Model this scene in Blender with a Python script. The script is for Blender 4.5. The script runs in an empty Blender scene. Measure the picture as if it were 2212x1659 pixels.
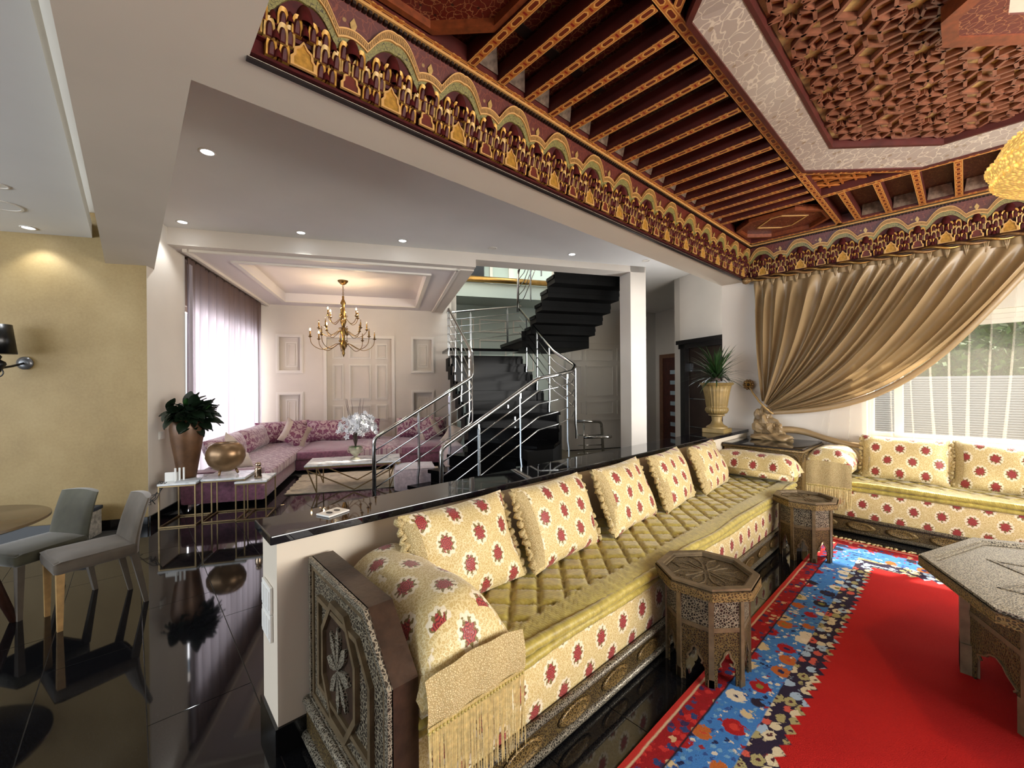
import bpy, bmesh, math, random
from mathutils import Vector, Matrix
random.seed(7)
sin, cos, pi, rad = math.sin, math.cos, math.pi, math.radians
SC = bpy.context.scene
COL = SC.collection
# ------------------------------------------------------------------ camera
def cam_axes(yaw, pitch, roll):
    f = Vector((-sin(yaw)*cos(pitch), cos(yaw)*cos(pitch), sin(pitch)))
    r = Vector((cos(yaw), sin(yaw), 0)); u = r.cross(f)
    return r*cos(roll)+u*sin(roll), -r*sin(roll)+u*cos(roll), f
_r, _u, _f = cam_axes(rad(47.472), rad(-.037), rad(-.43))
cd = bpy.data.cameras.new('camera'); cam = bpy.data.objects.new('camera', cd); COL.objects.link(cam)
cd.sensor_fit = 'HORIZONTAL'; cd.sensor_width = 36; cd.lens = 896.4/2212*36; cd.clip_start = .05; cd.clip_end = 200
M = Matrix((( _r.x, _u.x, -_f.x, 0), (_r.y, _u.y, -_f.y, 0), (_r.z, _u.z, -_f.z, 1.55), (0, 0, 0, 1)))
cam.matrix_world = M
SC.camera = cam
# ------------------------------------------------------------------ view, world, light
SC.view_settings.view_transform = 'Standard'; SC.view_settings.look = 'None'
SC.view_settings.exposure = 0.4; SC.view_settings.gamma = 1.0; SC.view_settings.use_curve_mapping = False
SC.cycles.use_denoising = True
SC.cycles.max_bounces = 7; SC.cycles.diffuse_bounces = 4; SC.cycles.glossy_bounces = 3; SC.cycles.transmission_bounces = 6
SC.cycles.transparent_max_bounces = 12; SC.cycles.caustics_reflective = False; SC.cycles.caustics_refractive = False
SC.cycles.sample_clamp_indirect = 4
def S(s, t, z=0.0):
    c, n = cos(rad(64)), sin(rad(64))
    return Vector((s*c - t*n, s*n + t*c, z))
R64 = rad(64)
w = bpy.data.worlds.new('world'); SC.world = w; w.use_nodes = True
bg = w.node_tree.nodes['Background']; bg.inputs[0].default_value = (.78, .88, 1, 1); bg.inputs[1].default_value = 1.1
def area(name, loc, target, sx, sy, power, col):
    l = bpy.data.lights.new(name, 'AREA'); l.shape = 'RECTANGLE'; l.size = sx; l.size_y = sy; l.energy = power; l.color = col
    o = bpy.data.objects.new(name, l); COL.objects.link(o); o.location = loc
    o.rotation_euler = (Vector(target)-Vector(loc)).to_track_quat('-Z', 'Y').to_euler()
    return o
def lamp(name, loc, power, col, r=.04, parent=None, spot=None):
    l = bpy.data.lights.new(name, 'SPOT' if spot else 'POINT'); l.energy = power; l.color = col; l.shadow_soft_size = r
    if spot: l.spot_size = rad(spot); l.spot_blend = .5
    o = bpy.data.objects.new(name, l); COL.objects.link(o); o.location = loc
    if parent: o.parent = parent
    return o
sl = bpy.data.lights.new('sun', 'SUN'); sl.energy = 12; sl.angle = rad(1.2); sl.color = (1, .93, .8)
so = bpy.data.objects.new('sun', sl); COL.objects.link(so)
so.rotation_euler = Vector((-.42, -.75, -.86)).to_track_quat('-Z', 'Y').to_euler()
# daylight through the window openings (garden window, salon window, right hand windows, dining windows, stair skylight)
area('daylight_garden_window', (.6, 7.7, 3.75), (.1, 3.6, .9), 3.4, 1.8, 420, (1, .96, .88))
area('daylight_salon_window', S(-3.05, 8.1, 1.45), S(2, 8.1, 1.2), 3.2, 2.4, 180, (.98, .96, .99))
area('daylight_side_windows', (3.35, 3.2, 1.6), (-2, 3.2, 1.25), 4.2, 1.9, 330, (1, .965, .91))
area('daylight_dining_windows', (-3.2, -6.0, 1.7), (-3.2, 0, 1.6), 7.5, 2.2, 265, (.86, .93, 1))
area('daylight_skylight', S(2.6, 8.0, 6.1), S(2.6, 8.0, 0), 2.4, 2.6, 55, (.86, .97, 1))
area('hall_fill_light', S(4.95, 4.72, 1.35), S(0, 4.6, 2.3), .75, 2.3, 65, (.93, .96, 1))  # added unseen fill that brightens the hall ceiling, no glazing stands here
# ------------------------------------------------------------------ node helpers
def lin(c):
    c = c/255
    return c/12.92 if c <= .04045 else ((c+.055)/1.055)**2.4
def hx(h): return (lin(int(h[0:2], 16)), lin(int(h[2:4], 16)), lin(int(h[4:6], 16)), 1)
class NT:
    def __init__(s, name, rough=.5, metal=0, spec=.5, sheen=0, coat=0):
        s.m = bpy.data.materials.new(name); s.m.use_nodes = True; s.t = s.m.node_tree
        s.b = s.t.nodes['Principled BSDF']; s.o = s.t.nodes['Material Output']
        i = s.b.inputs; i['Roughness'].default_value = rough; i['Metallic'].default_value = metal
        i['Specular IOR Level'].default_value = spec; i['Sheen Weight'].default_value = sheen; i['Coat Weight'].default_value = coat
    def new(s, ty, **kw):
        n = s.t.nodes.new(ty)
        for k, v in kw.items(): setattr(n, k, v)
        return n
    def put(s, sock, v):
        if hasattr(v, 'is_linked') or hasattr(v, 'links'): s.t.links.new(v, sock)
        elif isinstance(v, str): sock.default_value = hx(v)
        else: sock.default_value = v
    def m_(s, op, a, b=0.0, c=None, clamp=False):
        n = s.new('ShaderNodeMath', operation=op, use_clamp=clamp); s.put(n.inputs[0], a); s.put(n.inputs[1], b)
        if c is not None: s.put(n.inputs[2], c)
        return n.outputs[0]
    def mix(s, f, a, b, mode='MIX'):
        n = s.new('ShaderNodeMix', data_type='RGBA', blend_type=mode); s.put(n.inputs[0], f); s.put(n.inputs[6], a); s.put(n.inputs[7], b)
        return n.outputs[2]
    def ramp(s, f, stops, const=False):
        n = s.new('ShaderNodeValToRGB'); r = n.color_ramp
        if const: r.interpolation = 'CONSTANT'
        while len(r.elements) < len(stops): r.elements.new(.5)
        for e, (p, c) in zip(r.elements, stops): e.position = p; e.color = hx(c) if isinstance(c, str) else (c, c, c, 1)
        s.put(n.inputs[0], f); return n.outputs[0]
    def uv(s): return s.new('ShaderNodeTexCoord').outputs['UV']
    def ob(s): return s.new('ShaderNodeTexCoord').outputs['Object']
    def sep(s, v):
        n = s.new('ShaderNodeSeparateXYZ'); s.put(n.inputs[0], v); return n.outputs
    def comb(s, x, y, z=0.0):
        n = s.new('ShaderNodeCombineXYZ'); s.put(n.inputs[0], x); s.put(n.inputs[1], y); s.put(n.inputs[2], z); return n.outputs[0]
    def scale(s, v, sc):
        n = s.new('ShaderNodeVectorMath', operation='MULTIPLY'); s.put(n.inputs[0], v); n.inputs[1].default_value = sc; return n.outputs[0]
    def noise(s, v, sc, det=3, rough=.5, dist=0):
        n = s.new('ShaderNodeTexNoise'); s.put(n.inputs['Vector'], v); n.inputs['Scale'].default_value = sc; n.inputs['Detail'].default_value = det
        n.inputs['Roughness'].default_value = rough; n.inputs['Distortion'].default_value = dist; return n.outputs[0]
    def vor(s, v, sc, feat='F1', out=0, rnd=1.0):
        n = s.new('ShaderNodeTexVoronoi', feature=feat); s.put(n.inputs['Vector'], v); n.inputs['Scale'].default_value = sc
        n.inputs['Randomness'].default_value = rnd; return n.outputs[out]
    def bump(s, h, strength=.3, dist=.01):
        n = s.new('ShaderNodeBump'); s.put(n.inputs['Height'], h); n.inputs['Strength'].default_value = strength; n.inputs['Distance'].default_value = dist
        s.t.links.new(n.outputs[0], s.b.inputs['Normal'])
    def col(s, c): s.put(s.b.inputs['Base Color'], c); return s
    def lt(s, a, b, soft=None):
        if soft is None: return s.m_('LESS_THAN', a, b)
        n = s.new('ShaderNodeMapRange'); s.put(n.inputs[0], a); n.inputs[1].default_value = b-soft; n.inputs[2].default_value = b+soft
        n.inputs[3].default_value = 1; n.inputs[4].default_value = 0; return n.outputs[0]
MAT = {}
def plain(name, c, rough=.5, metal=0, nz=0, nsc=8, bump=0, bsc=60, spec=.5, sheen=0, coat=0):
    n = NT(name, rough, metal, spec, sheen, coat)
    if nz:
        v = n.noise(n.ob(), nsc, 4)
        k = hx(c); d = [max(0, x*(1-nz)) for x in k[:3]]; u = [min(1, x*(1+nz)) for x in k[:3]]
        r = n.new('ShaderNodeValToRGB'); r.color_ramp.elements[0].position = .3; r.color_ramp.elements[1].position = .7
        r.color_ramp.elements[0].color = (*d, 1); r.color_ramp.elements[1].color = (*u, 1)
        n.put(r.inputs[0], v); n.col(r.outputs[0])
    else: n.col(c)
    if bump: n.bump(n.noise(n.ob(), bsc, 3), bump, .004)
    MAT[name] = n.m; return n
def emit(name, c, st):
    n = NT(name); n.put(n.b.inputs['Emission Color'], c); n.b.inputs['Emission Strength'].default_value = st; n.col(c); MAT[name] = n.m
# ------------------------------------------------------------------ mesh helpers
class MB:
    def __init__(s): s.v = []; s.f = []; s.mi = []; s.cur = 0; s.uvf = {}
    def add(s, vs, fs):
        b = len(s.v); s.v += [tuple(p) for p in vs]
        for f in fs: s.f.append(tuple(i+b for i in f)); s.mi.append(s.cur)
        return s
    def box(s, x0, x1, y0, y1, z0, z1):
        return s.add([(x0,y0,z0),(x1,y0,z0),(x1,y1,z0),(x0,y1,z0),(x0,y0,z1),(x1,y0,z1),(x1,y1,z1),(x0,y1,z1)],
                     [(3,2,1,0),(4,5,6,7),(0,1,5,4),(1,2,6,5),(2,3,7,6),(3,0,4,7)])
    def bbox(s, x0, x1, y0, y1, z0, z1, b):
        xs = ((x0, x0+b, x1-b, x1)); bm = bmesh.new(); bmesh.ops.create_cube(bm, size=1)
        for v in bm.verts: v.co = Vector((x0+(v.co.x+.5)*(x1-x0), y0+(v.co.y+.5)*(y1-y0), z0+(v.co.z+.5)*(z1-z0)))
        bmesh.ops.bevel(bm, geom=bm.edges[:], offset=b, segments=2, affect='EDGES', profile=.6)
        bm.verts.index_update(); s.add([v.co[:] for v in bm.verts], [[v.index for v in f.verts] for f in bm.faces]); bm.free(); return s
    def quad(s, a, b, c, d): return s.add([a, b, c, d], [(0, 1, 2, 3)])
    def bar(s, p, q, w, h=None, up=(0, 0, 1)):
        h = h or w; p = Vector(p); q = Vector(q); d = (q-p).normalized(); u = Vector(up)
        if abs(d.dot(u)) > .98: u = Vector((1, 0, 0))
        a = d.cross(u).normalized()*w/2; b = a.cross(d).normalized()*h/2
        return s.add([p-a-b, p+a-b, p+a+b, p-a+b, q-a-b, q+a-b, q+a+b, q-a+b], [(3,2,1,0),(4,5,6,7),(0,1,5,4),(1,2,6,5),(2,3,7,6),(3,0,4,7)])
    def tube(s, pts, r, n=8, closed=False, cap=True):
        pts = [Vector(p) for p in pts]; k = len(pts); rs = r if isinstance(r, (list, tuple)) else [r]*k
        vs = []; prev = None
        for i, p in enumerate(pts):
            a = pts[(i-1) % k] if (closed or i > 0) else p; b = pts[(i+1) % k] if (closed or i < k-1) else p
            d = (b-a).normalized()
            if prev is None:
                u = Vector((0, 0, 1)) if abs(d.z) < .9 else Vector((1, 0, 0)); x = d.cross(u).normalized()
            else: x = (prev - d*prev.dot(d)).normalized()
            prev = x; y = d.cross(x)
            for j in range(n): an = 2*pi*j/n; vs.append(p + (x*cos(an)+y*sin(an))*rs[i])
        fs = []
        for i in range(k if closed else k-1):
            for j in range(n):
                a = i*n+j; b = i*n+(j+1) % n; c = ((i+1) % k)*n+(j+1) % n; e = ((i+1) % k)*n+j; fs.append((a, b, c, e))
        if cap and not closed: fs += [tuple(range(n-1, -1, -1)), tuple(range((k-1)*n, k*n))]
        return s.add(vs, fs)
    def lathe(s, prof, n=24, c=(0, 0, 0), sx=1, sy=1, flute=0, amp=0, f0=0, f1=9):
        vs = []; fs = []
        for i, (r, z) in enumerate(prof):
            for j in range(n):
                an = 2*pi*j/n; rr = r*(1+(amp*abs(sin(an*flute/2))-amp/2 if flute and f0 <= z <= f1 else 0))
                vs.append((c[0]+rr*cos(an)*sx, c[1]+rr*sin(an)*sy, c[2]+z))
        for i in range(len(prof)-1):
            for j in range(n): fs.append((i*n+j, i*n+(j+1) % n, (i+1)*n+(j+1) % n, (i+1)*n+j))
        fs += [tuple(range(n-1, -1, -1)), tuple(range((len(prof)-1)*n, len(prof)*n))]
        return s.add(vs, fs)
    def prism(s, poly, d0, d1, ax='z'):
        n = len(poly)
        def P(a, b, d): return {'z': (a, b, d), 'y': (a, d, b), 'x': (d, a, b)}[ax]
        vs = [P(a, b, d0) for a, b in poly]+[P(a, b, d1) for a, b in poly]
        fs = [tuple(range(n-1, -1, -1)), tuple(range(n, 2*n))]+[(i, (i+1) % n, n+(i+1) % n, n+i) for i in range(n)]
        if ax == 'y': fs = [tuple(reversed(f)) for f in fs]
        return s.add(vs, fs)
    def ring(s, outer, inner, d0, d1, ax='z'):          # frame between two outlines with the same number of corners
        n = len(outer)
        def P(a, b, d): return {'z': (a, b, d), 'y': (a, d, b), 'x': (d, a, b)}[ax]
        vs = [P(a, b, d) for d in (d0, d1) for q in (outer, inner) for a, b in q]; fs = []
        for i in range(n):
            j = (i+1) % n
            fs += [(n+i, n+j, j, i), (2*n+i, 2*n+j, 3*n+j, 3*n+i), (i, j, 2*n+j, 2*n+i), (3*n+i, 3*n+j, n+j, n+i)]
        if ax == 'y': fs = [tuple(reversed(f)) for f in fs]
        return s.add(vs, fs)
    def grid(s, fn, nu, nv, cu=False):
        vs = [fn(i/nu, j/nv) for j in range(nv+1) for i in range(nu+1)]
        fs = [(j*(nu+1)+i, j*(nu+1)+i+1, (j+1)*(nu+1)+i+1, (j+1)*(nu+1)+i) for j in range(nv) for i in range(nu)]
        return s.add(vs, fs)
    def ball(s, c, r, n=10, m=6, sz=1):
        return s.lathe([(r*sin(pi*max(.02, min(.98, i/m))), -r*sz*cos(pi*i/m)) for i in range(m+1)], n, c)
    def xf(s, mtx, start=0):
        for i in range(start, len(s.v)): s.v[i] = tuple(mtx @ Vector(s.v[i]))
        return s
    def mesh(s, name, mats, smooth=False, uvax=None):
        me = bpy.data.meshes.new(name); me.from_pydata(s.v, [], s.f)
        for m in (mats if isinstance(mats, (list, tuple)) else [mats]): me.materials.append(MAT[m])
        me.polygons.foreach_set('material_index', s.mi)
        me.update()
        ul = me.uv_layers.new(name='UV'); uv = [0.0]*(2*len(me.loops)); V = s.v
        for p in me.polygons:
            nx, ny, nz = (abs(a) for a in p.normal)
            ax = uvax or ('xy' if nz >= nx and nz >= ny else ('yz' if nx >= ny else 'xz'))
            a = 'xyz'.index(ax[0]); b = 'xyz'.index(ax[1])
            for li in p.loop_indices:
                q = V[me.loops[li].vertex_index]; uv[2*li] = q[a]; uv[2*li+1] = q[b]
        ul.data.foreach_set('uv', uv)
        if smooth: me.polygons.foreach_set('use_smooth', [True]*len(me.polygons))
        return me
    def build(s, name, mats, parent=None, smooth=False, uvax=None, loc=None, rz=0, auto=None):
        me = s.mesh(name, mats, smooth or auto is not None, uvax)
        if auto is not None: me.set_sharp_from_angle(angle=rad(auto))
        return link(name, me, parent, loc, rz)
def link(name, me, parent=None, loc=None, rz=0):
    o = bpy.data.objects.new(name, me); COL.objects.link(o)
    if parent: o.parent = parent
    if loc is not None: o.location = loc
    if rz: o.rotation_euler.z = rz
    return o
def thing(name, label, cat, loc=(0, 0, 0), rz=0, group=None):
    o = bpy.data.objects.new(name, None); COL.objects.link(o); o.empty_display_size = .1
    o.location = loc; o.rotation_euler.z = rz
    return tag(o, label, cat, group)
def tag(o, label, cat, group=None):
    o['label'] = label; o['category'] = cat
    if group: o['group'] = group
    return o
def struct(o, label=None):
    o['kind'] = 'structure'
    if label: o['label'] = label
    return o
def stuff(o): o['kind'] = 'stuff'; return o
def dup(root, loc, rz=None, label=None, scale=None):
    def cp(o, par):
        c = o.copy(); COL.objects.link(c)
        if par: c.parent = par
        for ch in o.children: cp(ch, c)
        return c
    r = cp(root, None); r.location = loc
    if rz is not None: r.rotation_euler.z = rz
    if scale: r.scale = scale
    if label: r['label'] = label
    return r
def rect(x0, x1, y0, y1): return [(x0, y0), (x1, y0), (x1, y1), (x0, y1)]
def walls(mb, a0, a1, z0, z1, d0, d1, holes, ax):
    """wall slab in the a/z plane, cut round rectangular holes (a0,a1,z0,z1)"""
    A = sorted({a0, a1}|{h[i] for h in holes for i in (0, 1)}); Z = sorted({z0, z1}|{h[i] for h in holes for i in (2, 3)})
    for i in range(len(A)-1):
        run = None
        for j in range(len(Z)-1):
            ca, cz = (A[i]+A[i+1])/2, (Z[j]+Z[j+1])/2
            if any(h[0] < ca < h[1] and h[2] < cz < h[3] for h in holes):
                if run is not None: cell(mb, A[i], A[i+1], run, Z[j], d0, d1, ax); run = None
            elif run is None: run = Z[j]
        if run is not None: cell(mb, A[i], A[i+1], run, Z[-1], d0, d1, ax)
def cell(mb, a0, a1, z0, z1, d0, d1, ax):
    if ax == 'x': mb.box(a0, a1, d0, d1, z0, z1)      # wall runs along x
    else: mb.box(d0, d1, a0, a1, z0, z1)
def pillow_mesh(name, mat, w, h, d, pinch=.07, uvscale=None, n=22, seed=0, uoff=0.0):
    rnd = random.Random(seed); ph = [rnd.uniform(0, 6) for _ in range(4)]
    mb = MB()
    def sh(sgn):
        def f(a, b):
            u = 2*a-1; v = 2*b-1
            p = max(0, (1-abs(u)**3.2))*max(0, (1-abs(v)**3.2)); t = p**.55
            x = u*w/2*(1-pinch*(1-v*v)) ; z = h/2+v*h/2*(1-pinch*(1-u*u))
            y = sgn*d/2*t*(1+.10*sin(3*u+ph[0])*cos(2.5*v+ph[1])) + .012*sin(4*u+ph[2])*sin(3*v+ph[3])
            return (x, y, z)
        return f
    mb.grid(sh(-1), n, n); k = len(mb.f); mb.grid(sh(1), n, n)
    for i in range(k, len(mb.f)): mb.f[i] = tuple(reversed(mb.f[i]))
    me = mb.mesh(name, mat, True, 'xz')
    if uoff:
        for l in me.uv_layers[0].data: l.uv = (l.uv[0]+uoff, l.uv[1]+uoff*.37)
    return me
# ------------------------------------------------------------------ materials
plain('white', 'd3cbc0', .75, nz=.03, nsc=2, bump=.04, bsc=200)
plain('ceilwhite', 'dedcd8', .8, nz=.02, nsc=2)
plain('traywhite', 'dcd6d4', .7)
plain('trimwhite', 'dcd6cc', .45)
plain('graywall', 'b9b3a9', .7, nz=.03, nsc=2)
plain('beamwarm', 'd0c4b2', .75, nz=.03, nsc=2)
plain('grout', '4a4a48', .7)
plain('slabblack', '17161a', .03, nz=.3, nsc=120, spec=.6)
plain('baseblack', '121214', .12)
plain('stairblack', '080809', .12, nz=.25, nsc=90, spec=.05)
plain('stairunder', '0c0c0b', .7, spec=.15)
plain('chrome', 'c9c9c6', .14, 1)
plain('steel', 'aab0b4', .25, 1)
plain('brass', '7d6238', .33, 1, nz=.2, nsc=20)
plain('goldframe', 'a08963', .35, .9)
plain('goldtrim', 'a8854c', .3, .9, nz=.15, nsc=12)
plain('leaf', '26491f', .42, nz=.5, nsc=6)
plain('leafdark', '0d1a0c', .42, nz=.5, nsc=9)
plain('leafyucca', '24401c', .42, nz=.6, nsc=9)
plain('bronzevase', '63462f', .4, .3, nz=.35, nsc=7, bump=.1, bsc=40)
plain('bronzebowl', '86694a', .3, .6, nz=.35, nsc=5)
plain('silverglass', 'c2ab92', .12, 1, nz=.3, nsc=30)
plain('orchid', 'd0d0d4', .5)
plain('twig', '5d4a43', .7)
plain('soilgreen', '3b4a22', .8)
plain('urngold', '8a7446', .5, .15, nz=.22, nsc=14)
plain('pot', '9a9480', .6, nz=.3, nsc=16)
plain('doorblack', '120f0f', .3, nz=.3, nsc=9)
plain('doorpanel', '241a15', .28, nz=.3, nsc=5)
plain('doorbrown', '41201a', .35, nz=.35, nsc=10)
plain('doorcase', '6b4a36', .45, nz=.2, nsc=12)
plain('frost', '8fa2ac', .5)
plain('plastic', 'e6e4de', .35)
plain('cable', '171717', .5)
plain('sconceblack', '0a0a0b', .3)
plain('sconcegrey', '6f6f70', .3, .6)
plain('chairolive', '3f3d2b', .85, nz=.18, nsc=14, sheen=.4)
plain('chairgrey', '594f42', .85, nz=.15, nsc=14, sheen=.4)
plain('legpale', 'b28d58', .5, nz=.2, nsc=20)
plain('legdark', '3b241b', .4, nz=.3, nsc=20)
plain('tabletop', '6c5b42', .22, nz=.15, nsc=4)
plain('creamrug', 'cfc4ae', .95, nz=.16, nsc=14, bump=.8, bsc=70)
plain('pinkvelvet', '86536a', .6, nz=.34, nsc=26, bump=.2, bsc=40, sheen=.6)
plain('palevelvet', 'b7a5aa', .6, nz=.22, nsc=30, bump=.2, bsc=40, sheen=.6)
plain('greyvelvet', 'b5a799', .45, nz=.14, nsc=10, sheen=.5)
plain('fringe', 'cdb981', .6, nz=.25, nsc=60)
plain('cordgold', 'a98955', .6)
plain('paintred', '5a1f14', .45, nz=.35, nsc=14)
plain('joistside', '4a1811', .5, nz=.3, nsc=8)
plain('darkstrip', '1c120e', .4)
plain('petalgold', 'b98a3c', .3, .35, nz=.35, nsc=40)
plain('petalpale', 'ab8a4e', .35, .2, nz=.3, nsc=40)
plain('petalred', '3f1212', .5, spec=.2, nz=.4, nsc=30)
plain('ledge', '21100d', .4)
plain('ribgold', '96703a', .45, .1, nz=.25, nsc=50)
plain('linegold', 'c79a5c', .4, .2)
plain('edgeorange', 'a35f26', .45, .1, nz=.25, nsc=40)
plain('frameorange', '6e3519', .4, nz=.3, nsc=30)
plain('plaque', '94806f', .22, nz=.45, nsc=26)
plain('silverboard', 'c3bdb6', .3, nz=.1, nsc=9)
plain('lattice', '7d4e3a', .35, nz=.3, nsc=18)
plain('latticegold', 'b59a62', .45, .1, nz=.45, nsc=24)
plain('rodgold', '7a5a35', .4, .4, nz=.4, nsc=50)
plain('tiebronze', '8a6c45', .4, .5, nz=.5, nsc=60)
plain('outwall', '8a8f98', .8)
plain('shutter', 'cfcbbd', .6)
plain('blindgrey', '7e858d', .7)
plain('hedge', '35521a', .8, nz=.6, nsc=9)
plain('ground', '8e8676', .9)
plain('bluemat', '2a3442', .6, nz=.4, nsc=8)
plain('boxprint', 'a9a49a', .6, nz=.5, nsc=30)
plain('goldball', '9b7c36', .35, .5, nz=.4, nsc=60)
plain('paper', 'b9bcbf', .6)
plain('glassgrey', '20262a', .05)
plain('skylitwall', 'b8c4bd', .7)  # pale stairwell walls, cool skylight tint put into the colour
emit('bulb', 'ffd9a0', 22); emit('downlight', 'eaf4ff', 14); emit('candlebase', 'ffb060', 1.2)

n = NT('yellow', .6); v = n.noise(n.ob(), 1.6, 6, .6); v2 = n.noise(n.ob(), 40, 3)
n.col(n.mix(.25, n.ramp(v, [(.3, '846d42'), (.5, '947d4f'), (.72, 'a38d60')]), n.ramp(v2, [(.3, '806840'), (.7, '9f895b')]))); n.bump(v2, .08, .003); MAT['yellow'] = n.m

n = NT('floortile', .045, 0, .55); v = n.noise(n.ob(), 160, 2)
n.col(n.ramp(v, [(.45, '0b0b0d'), (.62, '17171a'), (.72, '2a2a2c')])); MAT['floortile'] = n.m

n = NT('marble', .14); v = n.noise(n.ob(), 3.2, 8, .62, 1.6); n.col(n.ramp(v, [(.38, 'aeb6b8'), (.47, 'dcdfe0'), (.6, 'e6e6e6'), (.7, 'b9c0c2')])); MAT['marble'] = n.m

def fabric(name, field, scroll, halo, red, dark, leafc, pu=.185, pv=.125, rough=.5, scsc=85, r0=.033):
    n = NT(name, rough, 0, .4, .25); uv = n.uv(); x, y, _ = n.sep(uv)
    row = n.m_('FLOOR', n.m_('DIVIDE', y, pv)); odd = n.m_('MODULO', n.m_('ABSOLUTE', row), 2)
    cu = n.m_('MULTIPLY', n.m_('SUBTRACT', n.m_('FRACT', n.m_('ADD', n.m_('DIVIDE', x, pu), n.m_('MULTIPLY', odd, .5))), .5), pu)
    cv = n.m_('MULTIPLY', n.m_('SUBTRACT', n.m_('FRACT', n.m_('DIVIDE', y, pv)), .5), pv)
    rr = n.m_('SQRT', n.m_('ADD', n.m_('MULTIPLY', cu, n.m_('MULTIPLY', cu, 1.5)), n.m_('MULTIPLY', cv, cv)))
    th = n.m_('ARCTAN2', cv, cu)
    wob = n.m_('MULTIPLY', n.m_('SUBTRACT', n.noise(uv, 85, 2), .5), .045)
    rad_ = n.m_('ADD', rr, wob)
    pet = n.m_('MULTIPLY', n.m_('SINE', n.m_('MULTIPLY', th, 7)), .004)
    flower = n.lt(n.m_('ADD', rad_, pet), r0, .0015)
    leaf = n.lt(n.m_('ADD', rad_, n.m_('MULTIPLY', n.m_('SINE', n.m_('MULTIPLY', th, 9)), .007)), r0*1.22, .0015)
    hal = n.lt(n.m_('ADD', rr, n.m_('MULTIPLY', n.m_('SINE', n.m_('MULTIPLY', th, 13)), .004)), r0*1.75, .002)
    inner = n.m_('SINE', n.m_('ADD', n.m_('MULTIPLY', rr, 520), n.m_('MULTIPLY', n.m_('SINE', n.m_('MULTIPLY', th, 5)), 2.4)))
    redc = n.mix(n.lt(inner, -.15, .3), red, dark)
    dist = n.scale(uv, (1, 1, 1))
    vv = n.new('ShaderNodeVectorMath', operation='ADD'); n.put(vv.inputs[0], uv)
    nn = n.new('ShaderNodeTexNoise'); n.put(nn.inputs['Vector'], uv); nn.inputs['Scale'].default_value = 45
    sc = n.new('ShaderNodeVectorMath', operation='SCALE'); n.put(sc.inputs[0], nn.outputs[1]); sc.inputs[3].default_value = .03
    n.put(vv.inputs[1], sc.outputs[0])
    edge = n.vor(vv.outputs[0], scsc, 'DISTANCE_TO_EDGE'); line = n.lt(edge, .10, .05)
    c = n.mix(line, field, scroll); c = n.mix(hal, c, halo); c = n.mix(leaf, c, leafc); c = n.mix(flower, c, redc)
    n.col(c); n.bump(n.m_('ADD', n.m_('MULTIPLY', line, .6), n.m_('MULTIPLY', flower, .5)), .35, .004)
    rr_ = n.new('ShaderNodeMapRange'); n.put(rr_.inputs[0], line); rr_.inputs[3].default_value = .6; rr_.inputs[4].default_value = .36
    n.put(n.b.inputs['Roughness'], rr_.outputs[0])
    MAT[name] = n.m
fabric('brocade', 'bda469', 'd6c592', 'dfd3b6', 'a63a34', '641a1c', '75642f')
fabric('brocadepale', 'd3be92', 'e6dab6', 'efe6d2', 'c26a5c', '8a3a34', '9a8a58')

n = NT('quilt', .45, 0, .5, .3); uv = n.uv(); v = n.noise(uv, 30, 4); x, y, _ = n.sep(uv)
wv = n.m_('SINE', n.m_('MULTIPLY', n.m_('ADD', x, n.m_('MULTIPLY', y, .4)), 420))
n.col(n.ramp(v, [(.3, '8d7c30'), (.55, 'a6953f'), (.75, 'b9a855')])); n.bump(n.m_('ADD', n.m_('MULTIPLY', wv, .25), v), .3, .004); MAT['quilt'] = n.m

n = NT('lace', .7); uv = n.uv(); e = n.vor(uv, 150, 'DISTANCE_TO_EDGE'); n.col(n.ramp(e, [(.05, 'a08a58'), (.2, 'cdbb8c')])); n.bump(e, .8, .006); MAT['lace'] = n.m

def carved(name, base, hole, sc=55, metal=.55, rough=.38, thr=.09):
    n = NT(name, rough, metal); ob = n.uv()
    nn = n.new('ShaderNodeTexNoise'); n.put(nn.inputs['Vector'], ob); nn.inputs['Scale'].default_value = sc*.6
    s_ = n.new('ShaderNodeVectorMath', operation='SCALE'); n.put(s_.inputs[0], nn.outputs[1]); s_.inputs[3].default_value = .9/sc
    a_ = n.new('ShaderNodeVectorMath', operation='ADD'); n.put(a_.inputs[0], ob); n.put(a_.inputs[1], s_.outputs[0])
    e = n.vor(a_.outputs[0], sc, 'DISTANCE_TO_EDGE'); big = n.noise(ob, 9, 3)
    hol = n.lt(e, thr, .04)
    bc = n.mix(big, base, n.mix(.45, base, '2a1c12'))
    n.col(n.mix(hol, bc, hole)); n.bump(hol, .8, .005)
    n.put(n.b.inputs['Metallic'], n.m_('MULTIPLY', n.m_('SUBTRACT', 1, n.m_('MULTIPLY', hol, .0)), metal)); MAT[name] = n.m
carved('filigree', '1d1812', '857b66', 75, .3, .4, .13)
carved('filigreesilver', '3a352c', '958c79', 100, .3, .36, .15)
carved('carvedbronze', '33271a', '65532f', 85, .3, .4, .14)
carved('carvedgold', '44351c', '80683c', 90, .3, .4, .16)
plain('bronzeframe', '6e5e46', .36, .4, nz=.3, nsc=16, bump=.12, bsc=70)
plain('bronzedark', '3d2c20', .4, .45, nz=.35, nsc=20, bump=.2, bsc=60)
plain('woodbase', '3a2a1c', .4, .2, nz=.3, nsc=14)

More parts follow.
